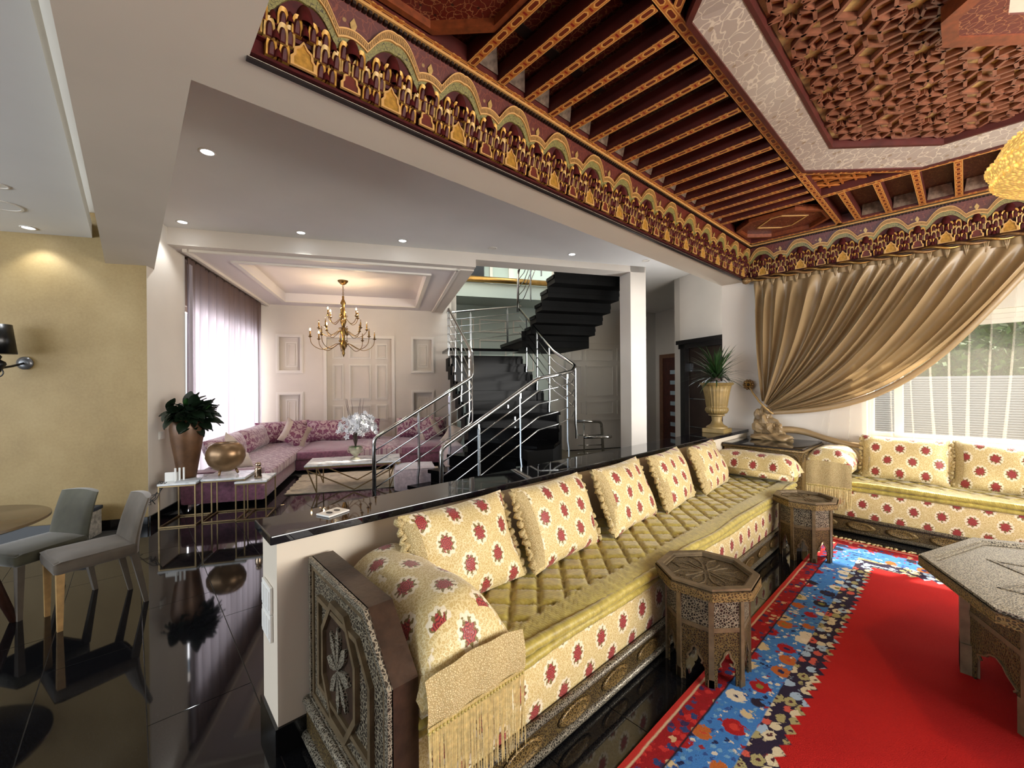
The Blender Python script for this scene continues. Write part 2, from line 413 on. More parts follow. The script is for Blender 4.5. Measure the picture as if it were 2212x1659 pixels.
n = NT('damask', .5, 0, .4, .5); uv = n.uv(); x, y, _ = n.sep(uv)
fx = n.m_('ABSOLUTE', n.m_('SUBTRACT', n.m_('FRACT', n.m_('MULTIPLY', x, 2.6)), .5)); fy = n.m_('FRACT', n.m_('MULTIPLY', y, 2.6))
nv = n.noise(n.comb(fx, fy), 7.5, 2.5, .5, 1.2); mk = n.lt(nv, .5, .03); n.col(n.mix(mk, 'bba3a6', '7b3d5e')); n.bump(mk, .3, .004); MAT['damask'] = n.m

def cloth(name, c, tcol, trans, transp, rough=.6, sat=0):
    n = NT(name, rough); n.col(c)
    tr = n.new('ShaderNodeBsdfTranslucent'); n.put(tr.inputs[0], tcol)
    ms = n.new('ShaderNodeMixShader'); ms.inputs[0].default_value = trans; n.t.links.new(n.b.outputs[0], ms.inputs[1]); n.t.links.new(tr.outputs[0], ms.inputs[2])
    out = ms.outputs[0]
    if transp:
        tp = n.new('ShaderNodeBsdfTransparent'); m2 = n.new('ShaderNodeMixShader'); m2.inputs[0].default_value = transp
        n.t.links.new(out, m2.inputs[1]); n.t.links.new(tp.outputs[0], m2.inputs[2]); out = m2.outputs[0]
    n.t.links.new(out, n.o.inputs[0]); MAT[name] = n.m; return n
q = cloth('silk', '9c8460', 'a88c62', .22, 0, .34)
cloth('sheer', 'ddd6c8', 'ddd5c6', .45, .86)
cloth('sheerwhite', 'ddd8e0', 'd8d2de', .6, 0)
cloth('sheerbrown', '6e564a', 'b9b1b8', .5, 0)

def paintwork(name, c0, c1, c2, sc=30, rough=.4):
    n = NT(name, rough); uv = n.uv()
    nn = n.new('ShaderNodeTexNoise'); n.put(nn.inputs['Vector'], uv); nn.inputs['Scale'].default_value = sc*.7
    s_ = n.new('ShaderNodeVectorMath', operation='SCALE'); n.put(s_.inputs[0], nn.outputs[1]); s_.inputs[3].default_value = 1.6/sc
    a_ = n.new('ShaderNodeVectorMath', operation='ADD'); n.put(a_.inputs[0], uv); n.put(a_.inputs[1], s_.outputs[0])
    e = n.vor(a_.outputs[0], sc, 'DISTANCE_TO_EDGE'); d = n.vor(uv, sc*.8, 'F1')
    c = n.mix(n.lt(e, .035, .015), c0, c1); c = n.mix(n.lt(d, .16, .03), c, c2); n.col(c); MAT[name] = n.m
paintwork('paintvine', '4f170e', '6a2f1c', '8a6a3c', 24)
paintwork('paintfield', '43140d', '7a5436', '5d4a26', 26)
paintwork('paintolive', '77703c', '2a2414', '8d8248', 60)
paintwork('glareband', '918379', 'b3a493', '83705f', 15, .2)  # painted vine band, its sky glare put into the pale colours
paintwork('paintpanel', '55190f', '8a5a3a', '2b110c', 26)
n = NT('joistband', .4); uv = n.uv(); x, y, _ = n.sep(uv)
def lozenge(n, a, b, per, wid):
    fa = n.m_('MULTIPLY', n.m_('ABSOLUTE', n.m_('SUBTRACT', n.m_('FRACT', n.m_('DIVIDE', a, per)), .5)), 2)
    fb = n.m_('MULTIPLY', n.m_('ABSOLUTE', b), 2/wid); return fa, fb
fa, fb = lozenge(n, x, y, .11, .052)
inn = n.m_('MULTIPLY', n.lt(n.m_('ADD', fa, n.m_('MULTIPLY', fb, .35)), .74, .02), n.lt(fb, .6, .03)); core = n.m_('MULTIPLY', n.lt(n.m_('ADD', fa, n.m_('MULTIPLY', fb, .35)), .58, .02), n.lt(fb, .42, .03))
dot = n.m_('GREATER_THAN', fa, .9)
c = n.mix(inn, 'a8642a', 'd09a52'); c = n.mix(core, c, '64240f'); c = n.mix(n.m_('MULTIPLY', dot, n.lt(fb, .5, .04)), c, '7c1d14'); c = n.mix(n.lt(fb, .82), 'c89a58', c); n.col(c); MAT['joistband'] = n.m
# ------------------------------------------------------------------ setting: floors
XW, YW = -1.953, 6.05                      # plane of the low wall, plane of the garden window wall
fl = struct(MB().box(-12, 4.2, -6.5, 13, -.35, -.302).add([], []).build('floor', 'grout'), 'dark polished stone floor laid in long tiles')
FL = MB(); FL.box(-12, 4.2, -6.5, .452, -.3, -.004)
FL = MB().prism([(-12, -6.5), (4.2, -6.5), (4.2, 7.2), (-1.8, 7.2), S(3.3, 6.45)[:2], S(3.3, 10.2)[:2], S(-3.2, 10.2)[:2], (-12, 3.5)], -.3, -.004)
FL.build('screed', 'grout', fl)
TL, TW = 1.315, .408
tm = MB().bbox(-TL/2+.0016, TL/2-.0016, -TW/2+.0016, TW/2-.0016, -.012, 0, .0008).mesh('tile', 'floortile')
def in_plan(x, y):
    c, s_ = cos(R64), sin(R64); s = x*c+y*s_; t = -x*s_+y*c
    if x > 3 or y < -4.2: return False
    if x > -1.9: return y < 6.3
    if t > 10.1 or (t > 5.9 and s < -2.9): return False
    if s > 3.1 and t > 6.3: return False
    # only what the camera can see or the floor mirrors
    return x > -7.6 and (s > -4.6)
ntile = 0
for j in range(-12, 32):
    y = .452+TW*(j+.5)-TW
    off = -2.526 if j % 2 == 0 else -3.37
    for i in range(-6, 7):
        x = off+TL*(i+.5)
        if ntile < 300 and in_plan(x, y):
            link('tile', tm, fl, (x, y, 0)); ntile += 1
lf = struct(MB().prism([S(2.9, 6.4)[:2], S(7.3, 4.6)[:2], S(7.3, 10)[:2], S(2.9, 10)[:2]], -.3, -.28).build('floor', 'floortile'), 'sunken dark stone floor beyond the staircase')
# ------------------------------------------------------------------ low wall with granite slab
lw = struct(MB().box(XW-.25, XW, .445, 6.0, 0, .888).build('wall_low', 'beamwarm'), 'low dividing wall behind the long sofa')
MB().bbox(XW-.285, XW+.018, .418, 5.72, .888, .926, .005).build('coping_slab', 'slabblack', lw)
MB().box(XW-.262, XW+.012, .433, 5.98, 0, .115).build('plinth', 'baseblack', lw)
MB().box(XW-.285, XW+.018, 5.722, 6.02, .888, .925).build('coping_slab', 'slabblack', lw)
# ------------------------------------------------------------------ ornate room shell
wn = MB(); walls(wn, -2.27, 3.4, 0, 3.6, YW, YW+.28, [(-.74, 1.75, .93, 2.50)], 'x')
struct(wn.build('wall_window', 'white'), 'pale plaster wall with the garden window')
wr = MB(); walls(wr, -1.0, 6.3, 0, 3.6, 2.95, 3.2, [(1.0, 5.4, .75, 2.55)], 'y')
struct(wr.build('wall_right', 'white'))
# beam over the low wall, soffit bands
MB_ = MB().box(XW-.32, XW, .36, 6.3, 2.886, 3.48).box(-6.6, XW-.32, -.2, .2, 2.886, 3.48).box(XW-.32, 3.2, -.2, .36, 2.886, 3.48)
struct(MB_.build('ceiling', 'beamwarm'), 'deep plastered beam framing the carved ceiling')
struct(MB().box(-2.0, 3.2, .3, 6.3, 3.62, 3.7).build('ceiling', 'white'))
# hall ceiling
hc = MB().prism([(-2.26, .1), (-2.26, 9.2), S(7.4, 5.2)[:2], S(7.4, 10.1)[:2], S(4.15, 10.1)[:2], S(4.15, 6.05)[:2], S(-2.7, 6.05)[:2], (-6.7, .1)], 3.48, 3.56)
struct(hc.build('ceiling', 'ceilwhite'), 'plain hall ceiling with a row of downlights')
# dropped dining ceiling and the rest behind the camera
yc = MB().box(-12, 3.2, -6.5, -.30, 3.15, 3.3).box(-12, 3.2, -.36, -.12, 3.42, 3.5)
struct(yc.build('ceiling', 'ceilwhite'), 'lowered dining room ceiling')
wb = MB(); walls(wb, -12, 3.4, 0, 3.6, -5.9, -5.7, [(-7.5, .5, .5, 2.75)], 'x')
struct(wb.build('wall_behind', 'white'))
struct(MB().box(3.2, 3.4, -6, -.9, 0, 3.6).build('wall_right', 'white'))
# ------------------------------------------------------------------ S frame walls (rotated wing)
def sb(mb, name, mats, label=None, parent=None, **k):
    o = mb.build(name, mats, parent, rz=0 if parent else R64, **k)
    if not parent: struct(o, label)
    return o
yl = sb(MB().box(-9, -2.562, 5.55, 5.75, 0, 3.6), 'wall_dining', 'yellow', 'mottled ochre plaster wall of the dining room')
sb(MB().box(-9, -2.562, 5.532, 5.55, 0, .11), 'baseboard_dining', 'baseblack')
gw = sb(MB().box(-2.85, -2.56, 5.551, 6.45, 0, 3.5), 'wall_salon', 'white', 'pale wall strip beside the salon curtain')
sb(MB().box(-2.56, -2.545, 5.552, 6.45, 0, .11), 'baseboard_salon', 'baseblack')
ws = MB(); walls(ws, 6.45, 9.95, 0, 3.5, -2.85, -2.68, [(6.55, 9.7, .12, 2.66)], 'y')
sb(ws, 'wall_salon', 'white')
# salon back wall with the recessed niches
NI = [(-2.24, -1.83, 1.87, 2.59), (-2.24, -1.83, .62, 1.35), (.55, .97, 1.87, 2.60), (.55, .97, .62, 1.36)]
BIG = (-1.31, .07, .05, 2.6)
wk = MB(); walls(wk, -2.85, 1.55, 0, 6.3, 9.9, 10.0, NI+[BIG], 'x')
wk.box(-2.85, 1.55, 10.0, 10.12, 0, 6.3)
bw = sb(wk, 'wall_back', 'white', 'salon end wall with framed niches and a panelled recess')
def rring(a0, a1, z0, z1, w, d0, d1, name='moulding', m='trimwhite'):
    return MB().ring(rect(a0, a1, z0, z1), rect(a0+w, a1-w, z0+w, z1-w), d0, d1, 'y').build(name, m, bw)
for a0, a1, z0, z1 in NI:
    rring(a0-.06, a1+.06, z0-.06, z1+.06, .062, 9.872, 9.905, 'niche_frame')
    rring(a0-.04, a1+.04, z0-.04, z1+.04, .02, 9.86, 9.88, 'niche_bead')
    rring(a0+.1, a1-.07, z0+.08, z1-.1, .025, 9.985, 10.0, 'niche_panel')
    rring(a0+.15, a1-.12, z0+.13, z1-.15, .012, 9.98, 10.0, 'niche_panel')
rring(BIG[0]-.06, BIG[1]+.06, BIG[2], BIG[3]+.06, .065, 9.868, 9.905, 'recess_frame')
for c0, c1 in ((-1.2, -.97), (-.86, -.39), (-.29, -.03)):
    for z0, z1 in ((2.14, 2.49), (1.21, 2.02), (.73, 1.10)):
        rring(c0, c1, z0, z1, .03, 9.975, 10.0, 'door_panel'); rring(c0+.035, c1-.035, z0+.035, z1-.035, .012, 9.96, 10.0, 'door_panel')
# recess behind the stairs, upper floor edge, panelled wall on the right
sb(MB().box(1.5, 5.6, 11.0, 11.15, -.3, 3.7), 'wall_stair', 'skylitwall', 'panelled wall behind the curved stairs')
wst = bpy.data.objects['wall_stair']
for c0, c1 in ((1.85, 2.2), (2.35, 3.1), (3.3, 3.9)):
    for z0, z1 in ((2.95, 3.3), (1.9, 2.75), (1.2, 1.7)):
        MB().ring(rect(c0, c1, z0, z1), rect(c0+.03, c1-.03, z0+.03, z1-.03), 10.97, 11.0, 'y').build('wall_panel', 'trimwhite', wst)
sb(MB().box(1.55, 4.6, 9.9, 11.2, 3.67, 4.02), 'ceiling', 'skylitwall', 'upper floor edge over the stairwell')
sb(MB().box(1.44, 1.56, 9.9, 11.2, -.3, 3.7), 'wall_stair', 'white'); sb(MB().box(4.4, 4.5, 10.05, 11.0, -.3, 3.7), 'wall_stair', 'white')
pr = sb(MB().box(4.4, 7.25, 9.9, 10.05, -.3, 3.5), 'wall_back', 'graywall', 'grey panelled wall right of the stairs')
for c0, c1 in ((4.5, 4.85), (4.96, 5.77), (5.88, 6.3)):
    for z0, z1 in ((2.15, 2.48), (1.21, 2.02), (.72, 1.08)):
        MB().ring(rect(c0, c1, z0, z1), rect(c0+.035, c1-.035, z0+.035, z1-.035), 9.875, 9.9, 'y').build('wall_panel', 'graywall', pr)
MB().box(4.4, 6.4, 9.88, 9.9, .56, .585).build('dado_rail', 'graywall', pr); MB().box(4.4, 6.4, 9.88, 9.9, 2.6, 2.62).build('dado_rail', 'graywall', pr)
sb(MB().box(4.4, 7.1, 9.86, 9.9, -.3, -.18), 'baseboard_back', 'baseblack')
sb(MB().box(1.56, 4.6, 11.3, 11.4, 3.7, 6.3), 'wall_upper', 'skylitwall', 'pale landing wall on the upper floor')
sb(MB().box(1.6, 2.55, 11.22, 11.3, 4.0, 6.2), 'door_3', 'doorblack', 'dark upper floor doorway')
sb(MB().ring(rect(2.72, 3.35, 4.02, 6.0), rect(2.8, 3.27, 4.02, 5.92), 11.24, 11.3, 'y'), 'door_4', 'trimwhite', 'white cased upper floor door')
g = sb(MB().tube([(1.6, 9.86, 4.09), (4.4, 9.86, 4.09)], .075, 12), 'trim_3', 'goldtrim', 'gold moulding on the upper floor edge', smooth=True)
sb(MB().box(4.02, 4.5, 6.5, 9.9, 3.49, 6.3), 'wall_upper', 'goldtrim' if 0 else 'white')
sb(MB().box(1.24, 4.6, 6.02, 6.3, 3.57, 6.3), 'wall_upper', 'white')
sb(MB().box(1.0, 1.24, 6.1, 9.9, 3.45, 6.3), 'wall_upper', 'white')
vc = MB(); vc.box(1.0, 4.6, 6.0, 6.7, 6.2, 6.3).box(1.0, 4.6, 9.4, 11.4, 6.2, 6.3).box(1.0, 1.4, 6.7, 9.4, 6.2, 6.3).box(3.8, 4.6, 6.7, 9.4, 6.2, 6.3)
sb(vc, 'ceiling', 'white')
# salon ceiling with tray and beams
st = MB(); walls(st, -2.85, 1.0, 6.15, 9.95, 3.27, 3.33, [(-2.0, .58, 6.62, 9.38)], 'x')
for i in range(len(st.v)): a, b, c = st.v[i]; st.v[i] = (a, c, b)
st.f = [tuple(reversed(f)) for f in st.f]
sc_ = sb(st, 'ceiling', 'traywhite', 'salon ceiling with a shallow rectangular tray')
MB().box(-2.1, .7, 6.5, 9.5, 3.43, 3.46).ring(rect(-2.1, .7, 6.5, 9.5), rect(-2.0, .58, 6.62, 9.38), 3.33, 3.44).build('tray_top', 'traywhite', sc_)
MB().ring(rect(-2.07, .65, 6.55, 9.45), rect(-2.0, .58, 6.62, 9.38), 3.245, 3.272).build('tray_moulding', 'trimwhite', sc_)
MB().box(-2.47, -2.42, 6.15, 9.9, 3.23, 3.27).box(.98, 1.03, 6.15, 9.9, 3.24, 3.27).box(-2.4, 1.0, 6.15, 6.2, 3.24, 3.27).build('cornice_bead', 'trimwhite', sc_)
sb(MB().box(-2.6, 1.24, 6.0, 6.15, 3.27, 3.6).box(1.0, 1.24, 6.15, 9.95, 3.25, 3.5), 'ceiling', 'white', 'beam across the mouth of the salon')
sb(MB().box(1.24, 4.1, 6.0, 6.32, 3.38, 3.6), 'ceiling', 'white', 'beam over the stairs')
sb(MB().box(3.83, 4.12, 6.0, 6.33, -.3, 3.5), 'wall_pillar', 'white', 'square white pillar beside the stairs')
# right hand door walls
dw = MB(); walls(dw, 4.2, 6.45, -.3, 3.5, 5.15, 5.35, [(5.1, 6.32, -.3, 2.2)], 'y'); sb(dw, 'wall_doors', 'white', 'wall with the black double door')
sb(MB().box(5.15, 7.25, 6.45, 6.6, -.3, 3.5), 'wall_doors', 'graywall')
d2 = sb(MB().box(5.22, 5.28, 5.1, 6.3, -.3, 2.2), 'door_2', 'doorpanel', 'black door with thin metal inlay lines')
MB().box(5.11, 5.2, 6.28, 6.4, -.3, 2.24).box(5.11, 5.2, 5.0, 6.45, 2.16, 2.24).box(5.08, 5.22, 4.95, 6.48, 2.24, 2.31).build('door_casing', 'doorblack', d2)
for z in (.25, .75, 1.25, 1.75): MB().box(5.205, 5.222, 5.1, 6.28, z, z+.012).build('inlay_line', 'steel', d2)
for z in (.45, 1.75): MB().box(5.19, 5.22, 6.22, 6.28, z, z+.14).build('hinge', 'steel', d2)
sb(MB().box(7.1, 7.25, 6.6, 9.9, -.3, 3.5), 'wall_doors', 'graywall', 'grey corridor end wall')
d1 = sb(MB().box(7.06, 7.1, 8.5, 9.52, -.3, 2.2), 'door_1', 'doorbrown', 'brown wooden door with horizontal frosted glass strips')
MB().box(7.04, 7.1, 9.52, 9.66, -.3, 2.3).box(7.04, 7.1, 8.4, 9.66, 2.2, 2.3).build('door_casing', 'doorcase', d1)
for k in range(8): MB().box(7.045, 7.062, 8.6, 9.22, -.12+k*.27, -.02+k*.27).build('pane', 'frost', d1)
# ------------------------------------------------------------------ carved and painted ceiling
ZC = 3.285                                   # underside of the joists
ce = struct(MB().box(XW, 2.95, .36, YW, 3.40, 3.44).build('ceiling', 'paintfield'), 'carved and painted cedar ceiling with joists and star lattice')
def beam_mesh(name, L, w=.055, h=.09):
    mb = MB(); mb.cur = 0; mb.box(-L/2, L/2, -w/2, w/2, .004, h); mb.cur = 1; mb.box(-L/2, L/2, -w/2+.002, w/2-.002, 0, .004)
    return mb.mesh(name, ['joistside', 'joistband'])
def beam(name, p, q, w=.055, z=ZC):
    p = Vector((*p, 0)); q = Vector((*q, 0)); d = q-p
    return link(name, beam_mesh(name, d.length, w), ce, ((p.x+q.x)/2, (p.y+q.y)/2, z), math.atan2(d.y, d.x))
XL, XR, YN, YF = -1.86, 2.86, .5, 5.8        # inner edges of the cornice
beam('edge_beam', (XL+.03, YN), (XL+.03, YF)); beam('edge_beam', (-.925, YN), (-.925, YF))
beam('edge_beam', (XL, YF-.03), (XR, YF-.03)); beam('edge_beam', (XL, YN+.03), (XR, YN+.03)); beam('edge_beam', (XR-.03, YN), (XR-.03, YF)); beam('edge_beam', (1.9, YN), (1.9, YF))
beam('edge_beam', (-.9, 4.79), (1.9, 4.79), .06, ZC-.004); beam('edge_beam', (-.9, 1.25), (1.9, 1.25), .06, ZC-.004)
jm = beam_mesh('joist', .85)
eb = MB().add([(-.06, -.078, .0), (-.06, .078, .0), (.02, .0, .08), (.02, -.0, .08)], [(0, 1, 2, 3), (3, 2, 1, 0)]).mesh('end_board', 'plaque')
dk = MB().box(-.03, .03, -.08, .08, 0, .006).mesh('cross_strip', 'darkstrip')
for k in range(17):
    y = 1.585+.214*k-.214
    link('joist', jm, ce, (-1.385, y, ZC))
    if k < 16: link('end_board', eb, ce, (-1.735, y+.107, ZC+.03)); link('cross_strip', dk, ce, (-1.55, y+.107, ZC+.105)); link('cross_strip', dk, ce, (-1.08, y+.107, ZC+.105))
jm2 = beam_mesh('joist', .95)
for k in range(14): link('joist', jm2, ce, (-.82+.245*k+.06, 5.29, ZC-.002), pi/2)
eb2 = MB().add([(-.09, -.05, 0), (.09, -.05, 0), (.075, .03, .09), (-.075, .03, .09)], [(3, 2, 1, 0), (0, 1, 2, 3)]).mesh('end_board', 'plaque')
for k in range(13): link('end_board', eb2, ce, (-.637+.245*k, 5.67, ZC+.02)).rotation_euler.z = pi
# painted panels at both ends of the joist run
def oct_panel(x0, x1, y0, y1, c, name='painted_panel', m=('frameorange', 'paintpanel')):
    P = lambda e: [(x0+e+c, y0+e), (x1-e-c, y0+e), (x1-e, y0+e+c), (x1-e, y1-e-c), (x1-e-c, y1-e), (x0+e+c, y1-e), (x0+e, y1-e-c), (x0+e, y0+e+c)]
    mb = MB(); mb.cur = 1; mb.prism(P(.0), ZC+.05, ZC+.07); mb.cur = 0; mb.ring(P(.0), P(.028), ZC+.01, ZC+.06)
    o = mb.build(name, list(m), ce)
    mb = MB(); mb.ring(P(.16), P(.172), ZC+.044, ZC+.052).build('painted_line', 'linegold', ce)
    return o
oct_panel(-1.79, -.96, .56, 1.34, .22); oct_panel(-1.79, -.96, 5.0, 5.72, .2)
# octagon frame
OC = (.49, 3.02)
def octo(hx_, hy, c): x, y = OC; return [(x-hx_+c, y-hy), (x+hx_-c, y-hy), (x+hx_, y-hy+c), (x+hx_, y+hy-c), (x+hx_-c, y+hy), (x-hx_+c, y+hy), (x-hx_, y+hy-c), (x-hx_, y-hy+c)]
o0, o1, o2 = octo(1.385, 1.715, .66), octo(1.36, 1.69, .65), octo(1.175, 1.49, .575)
MB().ring(octo(1.385, 1.715, .66), o1, ZC-.022, ZC+.1).build('octagon_moulding', 'joistside', ce)
for i in range(8):
    j = (i+1) % 8; a, b, c, d = o1[i], o1[j], o2[j], o2[i]
    mb = MB().add([(*a, ZC-.012), (*b, ZC-.012), (*c, ZC+.04), (*d, ZC+.04), (*a, ZC+.01), (*b, ZC+.01), (*c, ZC+.06), (*d, ZC+.06)], [(0, 1, 2, 3), (7, 6, 5, 4), (0, 4, 5, 1), (2, 6, 7, 3), (1, 5, 6, 2), (3, 7, 4, 0)])
    mb.build('band_board', 'glareband' if i in (3, 4, 5, 1) else 'glareband', ce)
MB().ring(o2, octo(1.155, 1.47, .57), ZC+.035, ZC+.14).build('lattice_frame', 'joistside', ce)
# star lattice: straps of an eight fold pattern over a gilded board
MB().prism(octo(1.19, 1.5, .58), ZC+.104, ZC+.112).build('gilded_board', 'latticegold', ce)
lat = MB(); seen = set()
H = octo(1.165, 1.48, .575)
def inside(p):
    for i in range(8):
        a, b = H[i], H[(i+1) % 8]
        if (b[0]-a[0])*(p[1]-a[1])-(b[1]-a[1])*(p[0]-a[0]) < 0: return False
    return True
def strap(p, q, w=.017):
    if not (inside(p) and inside(q)): return
    k = tuple(sorted(((round(p[0], 3), round(p[1], 3)), (round(q[0], 3), round(q[1], 3)))))
    if k in seen: return
    seen.add(k); lat.bar((*p, ZC+.088), (*q, ZC+.088), w*1.15, .03)
CS = .42; KS = CS/.30
for gx in range(-3, 5):
    for gy in range(-4, 4):
        cx, cy = OC[0]+(gx-.5)*CS*1.0, OC[1]+(gy+.5)*CS
        n_ = 8; ph = pi/8
        pt = lambda r, k: (cx+KS*r*cos(2*pi*k/n_+ph), cy+KS*r*sin(2*pi*k/n_+ph)); pm = lambda r, k: (cx+KS*r*cos(2*pi*k/n_), cy+KS*r*sin(2*pi*k/n_))
        for k in range(8):
            strap(pt(.035, k), pm(.075, k), .013); strap(pm(.075, k), pt(.035, k-1), .013)      # inner star
            strap(pm(.075, k), pt(.118, k), .014); strap(pm(.075, k), pt(.118, k-1), .014)      # petals
            strap(pt(.118, k), pm(.152, k), .015); strap(pm(.152, k), pt(.118, k-1), .015)
        # corner squares between rosettes
        q = (cx+CS/2, cy+CS/2); r = .058*KS
        for k in range(4):
            a = (q[0]+r*cos(pi/2*k), q[1]+r*sin(pi/2*k)); b = (q[0]+r*cos(pi/2*(k+1)), q[1]+r*sin(pi/2*(k+1))); strap(a, b, .015)
            m_ = (q[0]+KS*.098*cos(pi/2*k), q[1]+KS*.098*sin(pi/2*k)); strap(a, m_, .016)
lo = stuff(lat.build('star_lattice', 'lattice', ce))
# centre octagon box
c0, c1 = octo(.56, .40, .29), octo(.5, .34, .26); c2 = octo(.34, .18, .1)
MB().ring(c0, c1, ZC-.0, ZC+.13).build('centre_frame', 'frameorange', ce)
MB().ring(c1, c2, ZC+.01, ZC+.02).build('centre_panel', 'paintpanel', ce)
MB().prism(c2, ZC+.02, ZC+.03).build('centre_board', 'silverboard', ce)
# triangular corner grilles between octagon and border beams
for sy, y0 in ((1, 4.79), (-1, 1.25)):
    for sx, x0 in ((1, -.925), (-1, 1.9)):
        A = (x0, y0-sy*.66); B = (x0+sx*.66, y0); Cc = (x0, y0)
        beam('edge_beam', (A[0], A[1]), (B[0], B[1]), .05, ZC+.002)
        t = MB(); t.prism([A, B, Cc] if sx*sy > 0 else [A, Cc, B], ZC+.085, ZC+.09); t.build('corner_board', 'paintred', ce)
        t = MB()
        for k in range(1, 7):
            f = k/7; p = (A[0]+(Cc[0]-A[0])*f, A[1]+(Cc[1]-A[1])*f); q_ = (A[0]+(B[0]-A[0])*f, A[1]+(B[1]-A[1])*f)
            t.bar((*p, ZC+.06), (*q_, ZC+.06), .014, .02)
            p2 = (B[0]+(Cc[0]-B[0])*f, B[1]+(Cc[1]-B[1])*f); q2 = (B[0]+(A[0]-B[0])*f, B[1]+(A[1]-B[1])*f); t.bar((*p2, ZC+.062), (*q2, ZC+.062), .014, .02)
            if k % 2: t.bar((*p, ZC+.058), (*p2, ZC+.058), .012, .02)
        t.build('corner_grille', 'edgeorange', ce)
# ------------------------------------------------------------------ muqarnas cornice, one module repeated
PER, CH = .402, .385
TILT = .092/CH
def arch(u, top, val, lobe):
    """outline of one bay: tall pointed arch in the middle, small lobe on each side"""
    a = abs(u/PER-.5)*2                      # 0 centre .. 1 edge
    if a < .66: f = a/.66; return val+(top-val)*(1-f**1.35)*(1-.0*f)+.022*sin(pi*f)
    f = (a-.66)/.34; return val+(lobe-val)*(1-(1-f)**2.0)
def strip(mb, f0, f1, w0, w1, n=36):
    for i in range(n):
        u0, u1 = PER*i/n, PER*(i+1)/n
        a, b, c, d = f0(u0), f0(u1), f1(u1), f1(u0)
        P = lambda u, v, w_: (u, w_+v*TILT, v)
        mb.add([P(u0, a, w1), P(u1, b, w1), P(u1, c, w1), P(u0, d, w1), P(u0, a, w0), P(u1, b, w0), P(u1, c, w0), P(u0, d, w0)],
               [(0, 1, 2, 3)[::-1], (0, 4, 5, 1)[::-1], (3, 2, 6, 7)[::-1]])
LZ = lambda u, v, w_=0: (u, w_+v*TILT, v)
def lan_pts(w_, h, n=6):
    pts = [(-w_/2, 0)]+[(-w_/2*cos(pi/2*i/n)**.75, h*.38+h*.62*sin(pi/2*i/n)**.9) for i in range(n+1)]
    return pts+[(-a, b) for a, b in reversed(pts[:-1])]
def petal_frame(w_, h, d):
    """gilded lancet frame round a dark hollow, base centre at the origin, leaning out (+y)"""
    o = lan_pts(w_, h); k = len(o); q = [(a*.6, b*.78+h*.01) for a, b in o]; mb = MB()
    Y = lambda b: d*(.55+.6*b/h)
    vs = [(a, -.006, b) for a, b in o]+[(a*.93, Y(b), b) for a, b in o]+[(a, Y(b)*.9, b) for a, b in q]+[(a*.55, Y(b)*1.25, b*.7+h*.06) for a, b in q]
    mb.add(vs, [(i, (i+1) % k, k+(i+1) % k, k+i) for i in range(k)]+[(k+i, k+(i+1) % k, 2*k+(i+1) % k, 2*k+i) for i in range(k)])
    mb.cur = 1; mb.add(vs[2*k:], [(i, (i+1) % k, k+(i+1) % k, k+i) for i in range(k)]+[tuple(range(k, 2*k))])
    return mb
def dome(w_, h, d, n=8):
    """glossy dark red pointed boss"""
    def f(a, b):
        o = w_/2*(1-b**2.2)**.6 if b < 1 else 0; an = pi*a; return (-o*cos(an), d*(1-b*.35)*sin(an)*(1-b**3)**.5+.001, h*b)
    return MB().grid(f, n, 7)
cm = {}
mb = MB(); mb.cur = 0
mb.add([LZ(0, .13), LZ(PER, .13), LZ(PER, CH), LZ(0, CH)], [(3, 2, 1, 0)])           # painted spandrels
mb.cur = 1
mb.box(0, PER, -.02, .006, 0, .14); mb.box(0, PER, -.02, .022, .0, .012); mb.box(0, PER, -.02, .055, .135, .142); mb.box(0, PER, -.02, .033, .072, .077)
strip(mb, lambda u: .12, lambda u: arch(u, .268, .17, .19), -.01, .004)
mb.cur = 2
for i in range(16): mb.box(PER*i/16, PER*(i+.6)/16, CH*TILT, CH*TILT+.02, CH-.018, CH-.002)
mb.cur = 3; mb.box(0, PER, CH*TILT-.01, CH*TILT+.03, CH-.002, CH+.012)
cm['base'] = mb.mesh('cornice_bay', ['paintvine', 'petalred', 'darkstrip', 'linegold'])
mb = MB(); strip(mb, lambda u: arch(u, .268, .17, .19), lambda u: arch(u, .314, .215, .235), .0, .014); cm['green'] = mb.mesh('inner_arch', 'paintolive')
mb = MB(); strip(mb, lambda u: arch(u, .312, .215, .235), lambda u: arch(u, .346, .243, .262), .0, .02)
for i in range(44):
    u = PER*(i+.5)/44; a, b = arch(u, .318, .221, .241), arch(u, .340, .238, .257); mb.bar(LZ(u, a, .021), LZ(u, b, .021), .0055, .004)
cm['rib'] = mb.mesh('arch_band', 'ribgold')
mb = MB(); strip(mb, lambda u: arch(u, .346, .243, .262), lambda u: arch(u, .352, .249, .268), .0, .023); strip(mb, lambda u: arch(u, .308, .211, .231), lambda u: arch(u, .314, .217, .237), .0, .023); cm['line'] = mb.mesh('arch_line', 'linegold')
mb = MB().prism([(0, .268), (.012, .285), (.016, .3), (.0, .325), (-.016, .3), (-.012, .285)], .0, .006, 'y')
mb.v = [(a, b+c*TILT+.001, c) for a, b, c in mb.v]; cm['leaf'] = mb.mesh('leaf_motif', 'petalpale')
cm['pg'] = petal_frame(.044, .075, .026).mesh('petal', ['petalgold', 'petalred']); cm['pp'] = petal_frame(.044, .075, .026).mesh('petal', ['petalpale', 'petalred'])
cm['nr'] = dome(.075, .10, .045).mesh('niche', 'petalred', True); cm['ns'] = dome(.034, .062, .03).mesh('niche', 'petalred', True)
